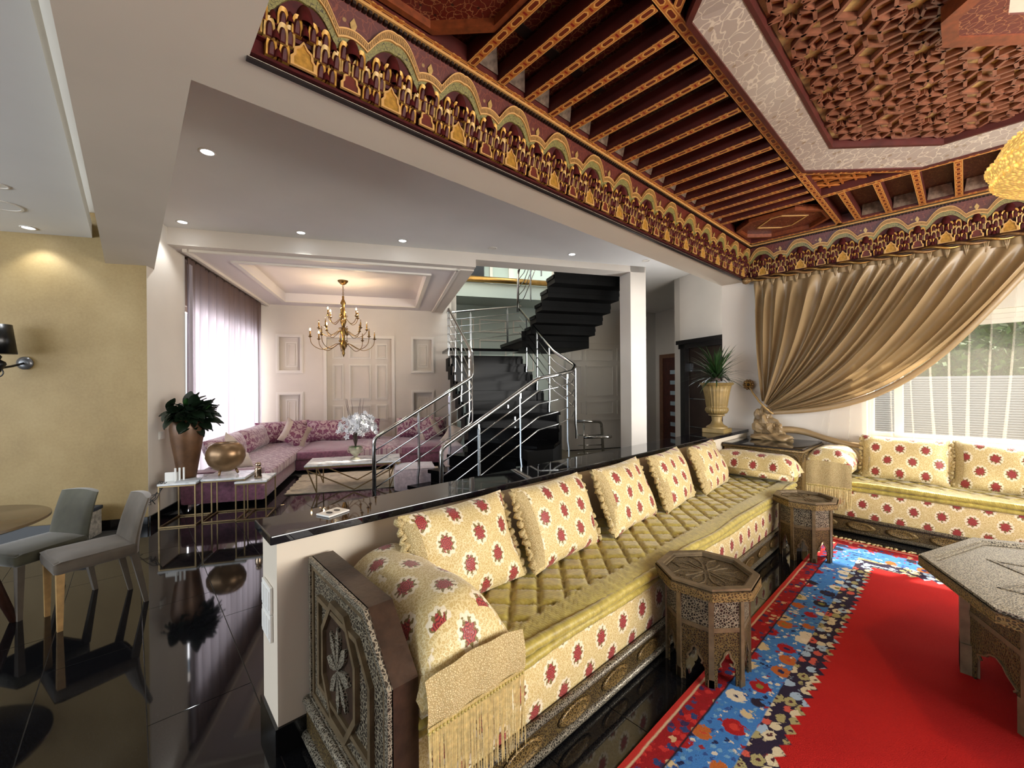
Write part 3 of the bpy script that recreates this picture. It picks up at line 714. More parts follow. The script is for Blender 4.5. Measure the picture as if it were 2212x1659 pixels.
def shield(w_, h, fr):
    o = [(-w_/2, 0), (w_/2, 0), (w_/2, h*.3), (w_*.38, h*.42), (w_*.36, h*.66), (w_*.16, h*.78), (0, h), (-w_*.16, h*.78), (-w_*.36, h*.66), (-w_*.38, h*.42), (-w_/2, h*.3)]
    mb = MB(); mb.cur = 0; mb.ring([(a, b) for a, b in o], [(a*.74, h*.06+b*.84) for a, b in o], 0, .012, 'y'); mb.cur = 1; mb.prism([(a*.74, h*.06+b*.84) for a, b in o], 0, .006, 'y')
    return mb.mesh('shield', ['linegold', fr])
cm['s1'] = shield(.105, .118, 'petalgold'); cm['s2'] = shield(.09, .095, 'paintred')
lays = []
for u, v, d, k in ((.5, .185, .05, 'nr'), (.36, .165, .045, 'ns'), (.64, .165, .045, 'ns'), (.42, .135, .046, 'pg'), (.58, .135, .046, 'pg'), (.5, .13, .055, 'ns'), (.29, .14, .04, 'pg'), (.71, .14, .04, 'pg'),
                   (.0, .15, .052, 'nr'), (.1, .13, .046, 'pg'), (.9, .13, .046, 'pg'), (.2, .145, .04, 'ns'), (.8, .145, .04, 'ns'),
                   (.06, .085, .03, 'pp'), (.94, .085, .03, 'pp'), (.17, .078, .034, 'pp'), (.23, .075, .036, 'ns'), (.29, .078, .034, 'pp'), (.36, .085, .03, 'pp'), (.64, .085, .03, 'pp'), (.71, .078, .034, 'pp'), (.77, .075, .036, 'ns'), (.83, .078, .034, 'pp'),
                   (.2, .02, .012, 'pg'), (.26, .016, .014, 'ns'), (.32, .02, .012, 'pg'), (.68, .02, .012, 'pg'), (.74, .016, .014, 'ns'), (.8, .02, .012, 'pg')):
    lays.append((u*PER, v, d, k))
def cornice(name, label, origin, rz, nb):
    root = struct(MB().box(0, PER*nb, -.03, -.005, -.012, CH).build(name, 'darkstrip', loc=origin, rz=rz), label)
    for b in range(nb):
        o = link('cornice_bay', cm['base'], root, (PER*b, 0, 0))
        for k, nm in (('green', 'inner_arch'), ('rib', 'arch_band'), ('line', 'arch_line'), ('leaf', 'leaf_motif')): link(nm, cm[k], o)
        link('shield', cm['s1'], o, (.5*PER, .03, .016)); link('shield', cm['s2'], o, (0, .03, .016))
        for u, v, d, k in lays: link('petal' if k[0] == 'p' else 'niche', cm[k], o, (u, d, v))
    return root
# module local x runs along the wall, local +y points into the room
cornice('trim_1', 'gilded stalactite cornice above the long sofa', (XW+.005, 5.98, 2.888), -pi/2, 14)
cornice('trim_2', 'gilded stalactite cornice above the garden window', (2.9, YW-.1, 2.888), pi, 12)
# ------------------------------------------------------------------ sofas of the ornate room
def seat_pad(L, D, name, parent, seed=1, rise=.03):
    """quilted mattress top, local x along the length, front at y=0, wall at y=D, top near z=0"""
    rnd = random.Random(seed); nu, nv = int(L*64), 60; ph = [rnd.uniform(0, 6) for _ in range(6)]
    def f(a, b):
        x = a*L; y = b*D
        p = .19; d1 = abs(((x+y*1.0)/p) % 1-.5)*2; d2 = abs(((x-y*1.0)/p) % 1-.5)*2     # 1 on a seam
        k = min(d1, 1) ; seam = max(d1, d2); q = 1-max(0, (seam-.72)/.28)**1.3
        z = .024*q + .008*sin(x*3.1+ph[0])*sin(y*7+ph[1]) + .005*sin(x*9+ph[2]+y*5)
        if b < .18:                                                     # ribbed front roll
            e = b/.18; z = .022*math.sqrt(max(0, 1-(1-e)**2)) -.012*(1-e) + .0035*sin((x+y*1.6)*150)*min(1, e*3) + .004*sin(x*6+ph[3])
        z -= .02*max(0, (b-.9)/.1); 
        return (x, y, z)
    mb = MB().grid(f, nu, nv)
    return mb.build(name, 'quilt', parent, True, 'xy')
def roll(L, r, name, mat, parent, loc, seed=2, amp=.006):
    rnd = random.Random(seed); p1, p2 = rnd.uniform(0, 6), rnd.uniform(0, 6); n = int(L*40)
    pts = [(L*i/n, amp*sin(i*.21+p1), amp*sin(i*.13+p2)) for i in range(n+1)]
    rr = [r*(1+.06*sin(i*1.9)) for i in range(n+1)]
    return MB().tube(pts, rr, 10).build(name, mat, parent, True, 'xz', loc)
def sofa(name, label, loc, rz, L, D, zt, near_end=True):
    """local x along the length, front face towards -y, wall at y=D"""
    t = thing(name, label, 'sofa', loc, rz)
    mb = MB().box(0, L, .02, D, .015, .165); mb.build('plinth', 'woodbase', t)
    MB().box(.0, L, .008, .02, .045, .135).build('carved_frieze', 'carvedbronze', t)
    for z, r in ((.158, .017), (.026, .02)): MB().tube([(-.0, .012, z), (L, .012, z)], r, 8).build('moulding', 'filigreesilver', t, True)
    k = int(L/.30)
    me = MB().lathe([(.062, 0), (.066, .006), (.05, .012), (.044, .008), (.0, .014)], 16, sx=1.75, sy=.62).mesh('medallion', 'carvedgold', True)
    for i in range(k):
        o = link('medallion', me, t, (.15+i*(L-.3)/(k-1), .008, .09)); o.rotation_euler = (pi/2, 0, 0)
    mb = MB()
    def f(a, b):
        x = a*L; z = .165+b*(zt-.255); y = .035-.012*sin(pi*b)-.004*sin(x*5)*sin(pi*b); return (x, y, z)
    mb.grid(f, int(L*10), 6); mb.box(0, L, .04, D, .165, zt-.09); mb.build('mattress', 'brocade', t, False, 'xz')
    roll(L, .022, 'lower_roll', 'quilt', t, (0, .028, zt-.075), 3, .004); roll(L, .026, 'front_roll', 'quilt', t, (0, .026, zt-.03), 5)
    MB().box(.005, L-.005, .03, D, zt-.1, zt-.02).build('pad_core', 'quilt', t)
    o = seat_pad(L, D, 'quilted_pad', t, 1); o.location = (0, .01, zt-.015)
    return t
ls = sofa('long_sofa', 'long low Moroccan sofa with quilted gold seat along the dark topped wall', (-1.175, .665, 0), pi/2, 4.42, .765, .5)
rs = sofa('window_sofa', 'low Moroccan sofa with quilted gold seat under the garden window', (-1.16, 5.375, 0), 0, 3.9, .66, .53)
# carved end panel of the long sofa (local x = length, so the panel is at x<0; profile in y/z)
def end_panel(parent):
    T = .09
    prof = [(.0, .02), (.0, .625), (.175, .805), (.752, .805), (.752, .02)]         # (y from the front, z)
    def off(e):
        return [(e, .02+e+.17), (e, .625-e*.45), (.175+e*.45, .805-e), (.752-e, .805-e), (.752-e, .19+e)]
    P = MB(); P.cur = 0; P.prism(prof, -T, 0, 'x'); ep = P.build('end_panel', ['bronzedark'], parent)
    def rg(e0, e1, d, h, nm, m): MB().ring(off(e0), off(e1), -T-d-h, -T-d, 'x').build(nm, m, ep)
    rg(-.0, .022, -.004, .018, 'rim', 'filigreesilver'); rg(.022, .045, -.004, .012, 'rim', 'bronzeframe')
    rg(.045, .12, -.004, .006, 'filigree_border', 'filigree')
    rg(.12, .14, -.004, .022, 'inner_frame', 'bronzeframe')
    MB().prism(off(.14), -T-.004, -T, 'x').build('filigree_panel', 'filigree', ep)
    cy, cz = .40, .49
    oc = lambda r, k=1.25: [(cy+r*cos(pi/8+pi/4*i)*.92, cz+r*k*sin(pi/8+pi/4*i)) for i in range(8)]
    MB().ring(oc(.2), oc(.178), -T-.022, -T, 'x').build('octagon_frame', 'bronzeframe', ep)
    MB().prism(oc(.178), -T-.008, -T, 'x').build('octagon_panel', 'bronzedark', ep)
    for i in range(8):
        an = pi/4*i; pm = MB()
        pts = [(0, 0), (.05, .014), (.09, .02), (.13, 0), (.09, -.02), (.05, -.014)]
        q = [(cy+(a*cos(an)-b*sin(an))*.86, cz+(a*sin(an)+b*cos(an))*1.25) for a, b in pts]
        pm.prism(q, -T-.02, -T-.006, 'x').build('petal', 'filigreesilver', ep)
    for z, r, d in ((.185, .02, .02), (.15, .014, .014), (.035, .022, .022)):
        MB().tube([(-T-d, -.02, z), (-T-d, .765, z)], r, 8).build('base_moulding', 'filigreesilver', ep, True)
    MB().box(-T-.022, 0, -.02, .765, 0, .175).build('base_board', 'carvedbronze', ep)
end_panel(ls)
# ---- cushions
CUSH = 'floral brocade cushions of the ornate room'
def ruffle(L, r=.014, seed=0):
    rnd = random.Random(seed); n = int(L*110); pts = []; rr = []
    for i in range(n+1):
        pts.append((.012*sin(i*1.3), .010*cos(i*1.7), L*i/n)); rr.append(r*(1+.45*sin(i*1.1+seed)))
    return MB().tube(pts, rr, 6)
def cushion(label, w, h, d, loc, rot, seed, left=True, right=True, mat='brocade'):
    t = thing('cushion', label, 'cushion', loc, 0, CUSH); t.rotation_euler = rot
    cv_ = link('cover', pillow_mesh('cover', mat, w, h, d, .05, seed=seed, uoff=seed*.061), t)
    for sx, on in ((-1, left), (1, right)):
        if on:
            r = ruffle(h*.94, seed=seed).build('ruffle', 'lace', t, True, 'xz', (sx*(w/2-.004), 0, h*.03)); r.scale = (1, 1, 1)
    if left:
        mb = MB()
        def f(a, b):
            u = -1+.17*a; v = 2*b-1; p = max(0, 1-abs(u)**3.2)*max(0, 1-abs(v)**3.2); tt = p**.55
            return (u*w/2*(1-.05*(1-v*v)), -d/2*tt-.006, h/2+v*h/2*(1-.05*(1-u*u))*.985)
        mb.grid(f, 6, 14).build('side_band', 'lace', t, True, 'xz')
    return t
LC = [('floral cushion nearest the carved sofa end', .66, .47, .17, (-1.60, 1.24, .51), (-.42, .0, pi/2+.06)),
      ('floral cushion second from the carved sofa end', .70, .47, .17, (-1.60, 1.94, .51), (-.40, .02, pi/2+.10)),
      ('middle floral cushion of the five on the long sofa', .70, .47, .17, (-1.62, 2.72, .51), (-.38, .0, pi/2+.10)),
      ('floral cushion second from the dark corner chest', .68, .47, .17, (-1.63, 3.46, .51), (-.36, .0, pi/2+.12)),
      ('floral cushion of the long sofa nearest the corner chest', .74, .46, .17, (-1.64, 4.24, .51), (-.36, .0, pi/2+.10))]
for i, (lb, w_, h_, d_, lc, ro) in enumerate(LC): cushion(lb, w_, h_, d_, lc, ro, i+1)
RC = [('floral window sofa cushion left of the ruffled joint', .66, .45, .17, (-.42, 5.70, .54), (-.3, 0, .03)),
      ('floral window sofa cushion at the right edge of the picture', .70, .45, .17, (.27, 5.70, .54), (-.3, 0, -.02)),]
for i, (lb, w_, h_, d_, lc, ro) in enumerate(RC): cushion(lb, w_, h_, d_, lc, ro, i+11, True, False, 'brocade')
# ---- arm cushions with lace apron and fringe (local: x across the arm, y from front (0) to wall, z up)
def arm_cushion(label, loc, rz, W, D, zc, z0, apron, fr, seed, bol=None, apz=None):
    t = thing('arm_cushion', label, 'cushion', loc, rz)
    rnd = random.Random(seed); p = [rnd.uniform(0, 6) for _ in range(4)]
    def top(a, b):
        u = 2*a-1; y = b*D
        cr = z0+(zc-z0)*(1-abs(u)**2.6)**.6 if abs(u) < 1 else z0
        e = min(1, b/.22); cr2 = z0-.02+(cr-z0+.02)*math.sqrt(max(0, 1-(1-e)**2)); e2 = min(1, (1-b)/.08); cr2 = z0+(cr2-z0)*math.sqrt(max(0, 1-(1-e2)**2))
        return (u*W/2*(1+.03*sin(3*b*6+p[0])), y, cr2+.006*sin(u*4+p[1])*sin(b*9+p[2]))
    mb = MB().grid(top, 18, 34); mb.box(-W/2+.01, W/2-.01, .03, D-.01, z0-.07, z0+.01); link('cover', mb.mesh('cover', 'brocade', True), t)
    if bol:
        L_ = D*.98; mb = MB().lathe([(.0, 0), (bol*.8, .01), (bol, .05), (bol*1.03, L_/2), (bol, L_-.05), (bol*.8, L_-.01), (0, L_)], 18, sx=1.25)
        o = mb.build('bolster', 'quilt', t, True, 'xz', (0, D, z0-.04)); o.rotation_euler = (pi/2, 0, 0)
    if apron:
        za, zb, zf = apron
        def ap(a, b):
            x = (a-.5)*W*1.02; z = za+(zb-za)*b; return (x, -.018-.012*b-.004*sin(a*17+p[3])-.01*sin(b*pi), z-.02*abs(2*a-1)**2*(1-b))
        MB().grid(ap, 16, 10).build('lace_apron', 'lace', t, True, 'xz')
        fm = MB(); n = int(W*150)
        for i in range(n):
            x = (i/(n-1)-.5)*W; q = rnd.uniform(-.006, .006); ln = (zb-zf)*rnd.uniform(.9, 1.03)
            fm.tube([(x, -.03, zb+.004), (x+q*.4, -.034+rnd.uniform(-.004, .004), zb-ln*.5), (x+q, -.03+rnd.uniform(-.01, .006), zb-ln)], [.0035, .003, .0022], 4, cap=False)
        stuff(fm.build('fringe', 'fringe', t))
        km = MB()
        for i in range(0, n, 2): km.ball(((i/(n-1)-.5)*W, -.032, zb-.012), .006, 6, 4)
        stuff(km.build('tassel_knots', 'quilt', t))
    return t
# long sofa near end: front faces +x
arm_cushion('floral arm cushion with lace and long fringe beside the carved end panel', (-1.135, .86, 0), pi/2, .40, .76, .80, .56, (.66, .50, .22), 1, 3)
arm_cushion('floral arm cushion at the far end of the long sofa', (-1.12, 4.93, 0), pi/2, .38, .78, .80, .64, None, 1, 5, .075)
arm_cushion('floral arm cushion with lace and fringe at the left end of the window sofa', (-.98, 5.34, 0), 0, .42, .66, .84, .68, (.72, .47, .24), 1, 8, .085)
# ------------------------------------------------------------------ rug
RX0, RX1, RY0, RY1 = -.945, 2.3, -.3, 5.1
def rugmat():
    n = NT('rug', .95, 0, .1, 0); uv = n.uv(); x, y, _ = n.sep(uv)       # uv in metres from the near left corner
    W_, L_ = RX1-RX0, RY1-RY0
    dx = n.m_('MINIMUM', x, n.m_('SUBTRACT', W_, x)); dy = n.m_('MINIMUM', y, n.m_('SUBTRACT', L_, y))
    isx = n.m_('LESS_THAN', dx, dy)
    wob = n.m_('MULTIPLY', n.m_('SUBTRACT', n.noise(uv, 9, 3), .5), .012)
    d = n.m_('ADD', n.m_('MINIMUM', dx, n.m_('MULTIPLY', dy, .72)), wob)
    along = n.m_('ADD', n.m_('MULTIPLY', isx, y), n.m_('MULTIPLY', n.m_('SUBTRACT', 1, isx), x))
    def jag(v, a): return n.m_('ADD', v, n.m_('MULTIPLY', n.m_('SUBTRACT', n.noise(uv, 55, 2), .5), a))
    def cells(sc, rx=1.0):
        nd = n.new('ShaderNodeTexVoronoi', feature='F1'); n.put(nd.inputs['Vector'], n.comb(n.m_('MULTIPLY', jag(d, .03), sc*rx), n.m_('MULTIPLY', jag(along, .05), sc), 0.)); nd.inputs['Scale'].default_value = 1; nd.inputs['Randomness'].default_value = .55
        return nd.outputs['Distance'], nd.outputs['Color']
    fine = n.noise(uv, 130, 2)
    def jag(v, a): return n.m_('ADD', v, n.m_('MULTIPLY', n.m_('SUBTRACT', n.noise(uv, 55, 2), .5), a))
    D1, C1 = cells(8.5); D1 = jag(D1, .25); h1 = n.sep(C1)[0]; pal = [(0, '9c1f22'), (.25, 'c8b48a'), (.45, '2a2431'), (.6, 'b0612e'), (.78, 'd9cdb4')]
    fl = n.ramp(h1, pal, True); fl2 = n.ramp(n.sep(C1)[1], [(0, '1d2a55'), (.3, 'c03a30'), (.55, '7a7a3c'), (.8, 'e2d8c2')], True)
    D2, C2 = cells(34); D2 = jag(D2, .3); sm = n.ramp(n.sep(C2)[0], [(0, 'cfc6b4'), (.2, '4e7fae'), (.45, '33508a'), (.6, '8f2a30'), (.72, '6f9cc0'), (.9, '23284a')], True)
    blue = n.mix(n.lt(D2, .38, .04), '3f77b8', sm); blue = n.mix(n.lt(D1, .40, .02), blue, fl); blue = n.mix(n.lt(D1, .17, .02), blue, fl2)
    D3, C3 = cells(26); D3 = jag(D3, .3); r3 = n.ramp(n.sep(C3)[0], [(0, 'b9322f'), (.3, '3a2c50'), (.5, 'c4a37e'), (.65, '8a1d20'), (.85, '30406f')], True)
    redb = n.mix(n.lt(D3, .46, .05), '8f1d22', r3)
    D4, C4 = cells(15, 1.3); D4 = jag(D4, .2); l4 = n.ramp(n.sep(C4)[0], [(0, 'cfc3a4'), (.35, 'a29a6c'), (.6, 'c65a4c'), (.75, '9fb6cc')], True)
    leafb = n.mix(n.lt(D4, .5, .03), '2b2438', l4); leafb = n.mix(n.lt(D4, .16, .03), leafb, '4a2a30')
    # leaf tips along the red field
    tip = n.m_('MULTIPLY', n.m_('ABSOLUTE', n.m_('SUBTRACT', n.m_('FRACT', n.m_('MULTIPLY', along, 13)), .5)), .07)
    field = n.mix(n.noise(uv, 3, 4), 'a81a1a', 'be2823'); field = n.mix(n.m_('MULTIPLY', fine, .25), field, '7d0f14')
    def band(c, lim, nxt): return n.mix(n.lt(d, lim, .003), nxt, c)
    dd = n.m_('ADD', d, tip)
    col = n.mix(n.lt(dd, .445, .004), field, leafb)
    col = band(blue, .315, col); col = band('241f2c', .13, col); col = band(redb, .122, col); col = band('c4ab8c', .034, col); col = band('b3322c', .024, col)
    n.col(n.mix(n.m_('MULTIPLY', fine, .22), col, '2a1416')); n.bump(n.noise(uv, 220, 2), .6, .006); MAT['rug'] = n.m
rugmat()
def rz_(a, b):
    x = a*(RX1-RX0); y = b*(RY1-RY0); e = min(x, y, RX1-RX0-x, RY1-RY0-y); k = max(0, min(1, (e-.35)/.3))
    w_ = .012*max(0, sin(y*6.1-x*2.6+.8*sin(x*2)))**3*k
    return (x, y, .013+w_)
mb = MB().grid(rz_, 70, 120); mb.box(0, RX1-RX0, 0, RY1-RY0, .001, .010)
rg = tag(mb.build('rug', 'rug', None, True, 'xy', (RX0, RY0, 0)), 'red wool rug with blue floral border on the dark floor', 'rug')
fm = MB(); rnd = random.Random(3)
for i in range(95):
    x = .01+i*.034+rnd.uniform(-.01, .01); y = RY1-RY0
    fm.tube([(x, y-.005, .01), (x+rnd.uniform(-.02, .02), y+.03, .012), (x+rnd.uniform(-.03, .03), y+.06, .006)], [.007, .012, .006], 5)
stuff(fm.build('rug_fringe', 'lace', rg))
# ------------------------------------------------------------------ octagonal carved tables
def octpoly(r, ph=pi/8): return [(r*cos(ph+pi/4*i), r*sin(ph+pi/4*i)) for i in range(8)]
def oct_table(name, label, loc, rz, R, Hh, rb, group=None):
    t = thing(name, label, 'table', loc, rz, group)
    k = R/.25
    o0, o1, o2 = octpoly(R), octpoly(R-.012), octpoly(R-.05*min(k, 1.4))
    mb = MB(); mb.cur = 0; mb.ring(o0, octpoly(R-.03), Hh-.055, Hh-.012); mb.cur = 1
    mb.ring(o0, o2, Hh-.02, Hh-.012); mb.ring(octpoly(R-.006), octpoly(R-.038*min(k, 1.4)), Hh-.012, Hh)
    mb.cur = 0; mb.ring(octpoly(R+.003), octpoly(R-.02), Hh-.06, Hh-.052)
    mb.build('rim', ['carvedgold', 'filigreesilver' if R > .4 else 'bronzeframe'], t)
    MB().prism(octpoly(R-.04), Hh-.04, Hh-.022).build('tray', 'carvedbronze' if R < .4 else 'filigreesilver', t)
    for i in range(8):
        an = pi/4*i; pts = [(.02, 0), (.3*R, .1*R), (.5*R, .13*R), (.72*R, 0), (.5*R, -.13*R), (.3*R, -.1*R)]
        q = [(a*cos(an)-b*sin(an), a*sin(an)+b*cos(an)) for a, b in pts]; q2 = [(a*.9*cos(an)-b*.8*sin(an)+.02*cos(an), a*.9*sin(an)+b*.8*cos(an)+.02*sin(an)) for a, b in pts]
        MB().ring(q, q2, Hh-.024, Hh-.0185).build('tray_petal', 'bronzeframe' if R < .4 else 'filigree', t)
    hb = rb*2*sin(pi/8)                                        # width of one side
    zt = Hh-.06
    # corner posts run from the floor to the rim, panels with an arch between them
    pm = MB().box(-.012*k, .012*k, -.012*k, .008*k, 0, zt).box(-.016*k, .016*k, -.014*k, .008*k, 0, .05*k).mesh('post', 'bronzeframe')
    w2 = hb/2-.008
    za = zt*.24; apex = zt*.42
    A = [(-w2, zt*.62), (w2, zt*.62), (w2, .0), (w2-.02*k, .0), (w2-.022*k, za*.9), (w2-.036*k, za*1.05), (w2-.03*k, za*1.2), (w2-.05*k, za*1.45), (w2*.2, apex*.93), (0, apex),
         (-w2*.2, apex*.93), (-w2+.05*k, za*1.45), (-w2+.03*k, za*1.2), (-w2+.036*k, za*1.05), (-w2+.022*k, za*.9), (-w2+.02*k, 0), (-w2, 0)]
    lower = MB()
    def tri(poly):                                            # split the arch panel in two halves so that faces stay simple
        Rr = [(0, zt*.62), (w2, zt*.62)]+poly[2:10]; Ll = [(-w2, zt*.62), (0, zt*.62)]+poly[9:]
        for q in (Rr, Ll): lower.prism(q, -.004, .004, 'y')
    tri(A); lower = lower.mesh('arch_panel', 'carvedbronze')
    upper = MB().box(-w2, w2, -.004, .004, zt*.66, zt).mesh('fret_panel', 'filigree' if R < .4 else 'carvedbronze')
    rail = MB().box(-w2, w2, -.007, .007, zt*.615, zt*.665).mesh('rail', 'bronzeframe'); rail2 = MB().box(-w2, w2, -.007, .007, zt*.975, zt).mesh('rail', 'bronzeframe')
    archm = MB()
    for a, b in zip(A[5:14], A[6:14]): archm.bar((a[0], -.006, b and a[1]), (b[0], -.006, b[1]), .008, .008, (0, 1, 0))
    archm = archm.mesh('arch_bead', 'bronzeframe')
    ri = rb*cos(pi/8)
    for i in range(8):
        an = pi/4*i+pi/8
        link('post', pm, t, (rb*cos(an), rb*sin(an), 0), an+pi/2+pi)
        am = pi/4*i; c = (ri*cos(am), ri*sin(am), 0)
        for nm, me in (('arch_panel', lower), ('fret_panel', upper), ('rail', rail), ('rail', rail2)):
            o_ = link(nm, me, t, c, am+pi/2)
            if nm == 'arch_panel': link('arch_bead', archm, o_)
    return t
oct_table('side_table', 'small octagonal carved brass side table beside the long sofa, nearest the viewer', (-.965, 2.325, .0), .1, .265, .53, .205)
oct_table('side_table', 'small octagonal carved brass side table at the corner where the sofas meet', (-.965, 4.42, .0), .12, .25, .53, .195)
oct_table('coffee_table', 'large octagonal carved table standing on the red rug', (.62, 3.28, .013), pi/8+.05, .80, .57, .62)
# ------------------------------------------------------------------ corner chest
cc = thing('corner_chest', 'dark glass topped carved chest in the corner between the sofas', 'chest', (0, 0, 0))
MB().box(-1.92, -1.15, 5.16, 6.0, 0, .80).build('body', 'carvedgold', cc)
MB().bbox(-1.93, -1.14, 5.145, 6.02, .80, .842, .006).build('top', 'slabblack', cc)
MB().tube([(-1.93, 5.142, .812), (-1.14, 5.142, .812), (-1.137, 6.0, .812)], .014, 8).build('moulding', 'carvedgold', cc, True)
ar = MB()
for i in range(12): a = pi*i/12; b = pi*(i+1)/12; ar.bar((.085*cos(a), 0, .075*sin(a)), (.085*cos(b), 0, .075*sin(b)), .012, .012, (0, 1, 0)); ar.bar((.06*cos(a), 0, .052*sin(a)), (.06*cos(b), 0, .052*sin(b)), .008, .008, (0, 1, 0))
ar = ar.mesh('scallop', 'bronzeframe')
for i in range(4): link('scallop', ar, cc, (-1.83+.19*i, 5.157, .705))
for i in range(4): link('scallop', ar, cc, (-1.147, 5.26+.19*i, .705), pi/2)
# ------------------------------------------------------------------ urn with yucca on the granite slab
ur = thing('urn', 'fluted gold urn standing on the end of the black slab', 'urn', (-2.09, 5.38, .926)); ur.scale = (1.24, 1.24, 1.2)
MB().bbox(-.105, .105, -.105, .105, 0, .045, .006).build('foot_block', 'urngold', ur)
MB().lathe([(.0, .045), (.1, .045), (.098, .06), (.06, .085), (.045, .12), (.05, .165), (.075, .175), (.075, .185), (.06, .19)], 28).build('stem', 'urngold', ur, auto=40)
MB().lathe([(.05, .185), (.085, .2), (.1, .23), (.095, .255), (.085, .262), (.09, .275), (.097, .33), (.11, .42), (.125, .485)], 64, flute=24, amp=.18, f0=.2, f1=.5).build('bowl', 'urngold', ur, True)
MB().lathe([(.12, .48), (.15, .492), (.158, .505), (.15, .515), (.12, .512), (.10, .5), (.0, .5)], 32).build('lip', 'urngold', ur, auto=40)
yk = thing('yucca_plant', 'spiky green yucca growing from the gold urn', 'plant', (-2.09, 5.38, 1.535))
MB().lathe([(.0, -.01), (.045, 0), (.05, .03), (.04, .06), (.035, .09), (.0, .1)], 10).build('trunk', 'twig', yk, True)
rnd = random.Random(11)
def blade(mb, an, el, L, w_, droop, base=(0, 0, .06), n=5):
    d = Vector((cos(an), sin(an), 0)); sd = Vector((-sin(an), cos(an), 0)); p = Vector(base); e = el; vs = []
    for i in range(n+1):
        f = i/n; ww = w_*(1-f)**.7*(.55+.45*min(1, f*4)); 
        vs += [p-sd*ww/2, p+sd*ww/2+Vector((0, 0, .0))]; st = L/n; p = p+d*cos(e)*st+Vector((0, 0, sin(e)*st)); e -= droop/n
    mb.add(vs, [(2*i, 2*i+1, 2*i+3, 2*i+2) for i in range(n)])
for i in range(120):
    mb = MB(); blade(mb, rnd.uniform(0, 2*pi), rnd.uniform(.0, 1.35), rnd.uniform(.4, .52), .03, rnd.uniform(.3, 1.0), (0, 0, rnd.uniform(.03, .1)))
    mb.build('leaf', 'leafyucca', yk, True)
pp = MB()
for i in range(9): a = i*.7; pp.ball((.1*cos(a)*rnd.uniform(.4, 1), .1*sin(a)*rnd.uniform(.4, 1), .0), .035, 8, 5, .5)
pp.build('wrapping', 'paper', yk, True, loc=(0, 0, .01))
# ------------------------------------------------------------------ garden window, sheer, silk curtain
wf = struct(MB().ring(rect(-.74, 1.75, .93, 2.5), rect(-.69, 1.70, .98, 2.45), YW+.10, YW+.17, 'y').build('window_1', 'shutter'), 'garden window with roller shutter box')
MB().box(-.69, 1.7, YW+.09, YW+.2, 2.24, 2.45).build('shutter_box', 'shutter', wf)
sm = MB().box(-.68, 1.69, YW+.14, YW+.155, 0, .045).mesh('shutter_slat', 'shutter')
for k in range(3): link('shutter_slat', sm, wf, (0, 0, 2.1+.047*k))
MB().box(-.52, -.45, YW+.09, YW+.17, .95, 2.3).build('frame_post', 'shutter', wf); MB().box(.62, .69, YW+.09, YW+.17, .95, 2.3).build('frame_post', 'shutter', wf)
MB().box(-.50, -.47, YW+.07, YW+.09, 1.5, 1.6).build('handle', 'bronzedark', wf)
MB().box(-.8, 1.8, YW-.04, YW+.1, .9, .935).build('window_sill', 'white', wf)
# roller blind boards just outside, garden behind
bl = MB()
ow = struct(MB().box(-4, 7, 10.2, 10.35, -.2, 1.62).build('wall_garden', 'outwall'), 'grey louvred garden wall outside')
lm = MB().box(-4, 7, -.012, .012, 0, .022).mesh('louvre', 'blindgrey')
for k in range(40): link('louvre', lm, ow, (0, 10.18, .02+k*.04))
struct(MB().box(-14, 14, 6.4, 24, -.3, -.2).build('floor', 'ground'), 'paved garden outside the window')
rnd = random.Random(21)
hd = MB()
for i in range(7000):
    c = Vector((rnd.uniform(-4, 7), rnd.gauss(11.6, .35), rnd.uniform(.9, 3.1)+.25*sin(i)))
    a, b = Vector((rnd.uniform(-1, 1), rnd.uniform(-1, 1), rnd.uniform(-1, 1))).normalized()*.085, Vector((rnd.uniform(-1, 1), rnd.uniform(-1, 1), rnd.uniform(-1, 1))).normalized()*.045
    hd.quad(c-a, c-b, c+a, c+b)
struct(MB().box(-5, 8, 13.2, 13.3, 0, 3.3).build('wall_garden', 'hedge')); hg = tag(stuff(hd.build('hedge', 'hedge')), 'green leafy hedge beyond the garden wall', 'hedge')  # green box is an added backing that hides sky gaps between leaves
# sheer curtain
def sheer(name, label, fn, nu, nv, mat): return tag(MB().grid(fn, nu, nv).build(name, mat, None, True), label, 'curtain')
def sf(a, b):
    x = -1.0+a*2.9; z = .66+b*2.15
    g = 1-b
    x += .10*g*g*sin(a*9)                                     # folds wander towards the foot
    if a < .25: x -= .22*g*g*(1-a*4)                          # left edge drawn aside
    x += .040*(1-.25*b)*sin(2*pi*a*21+.9*sin(b*2.3+a*5))
    return (x, YW-.085+.022*cos(2*pi*a*21+.9*sin(b*2.3+a*5))+.006*sin(a*151), z)
sheer('sheer_curtain', 'thin white sheer curtain across the garden window', sf, 420, 24, 'sheer')
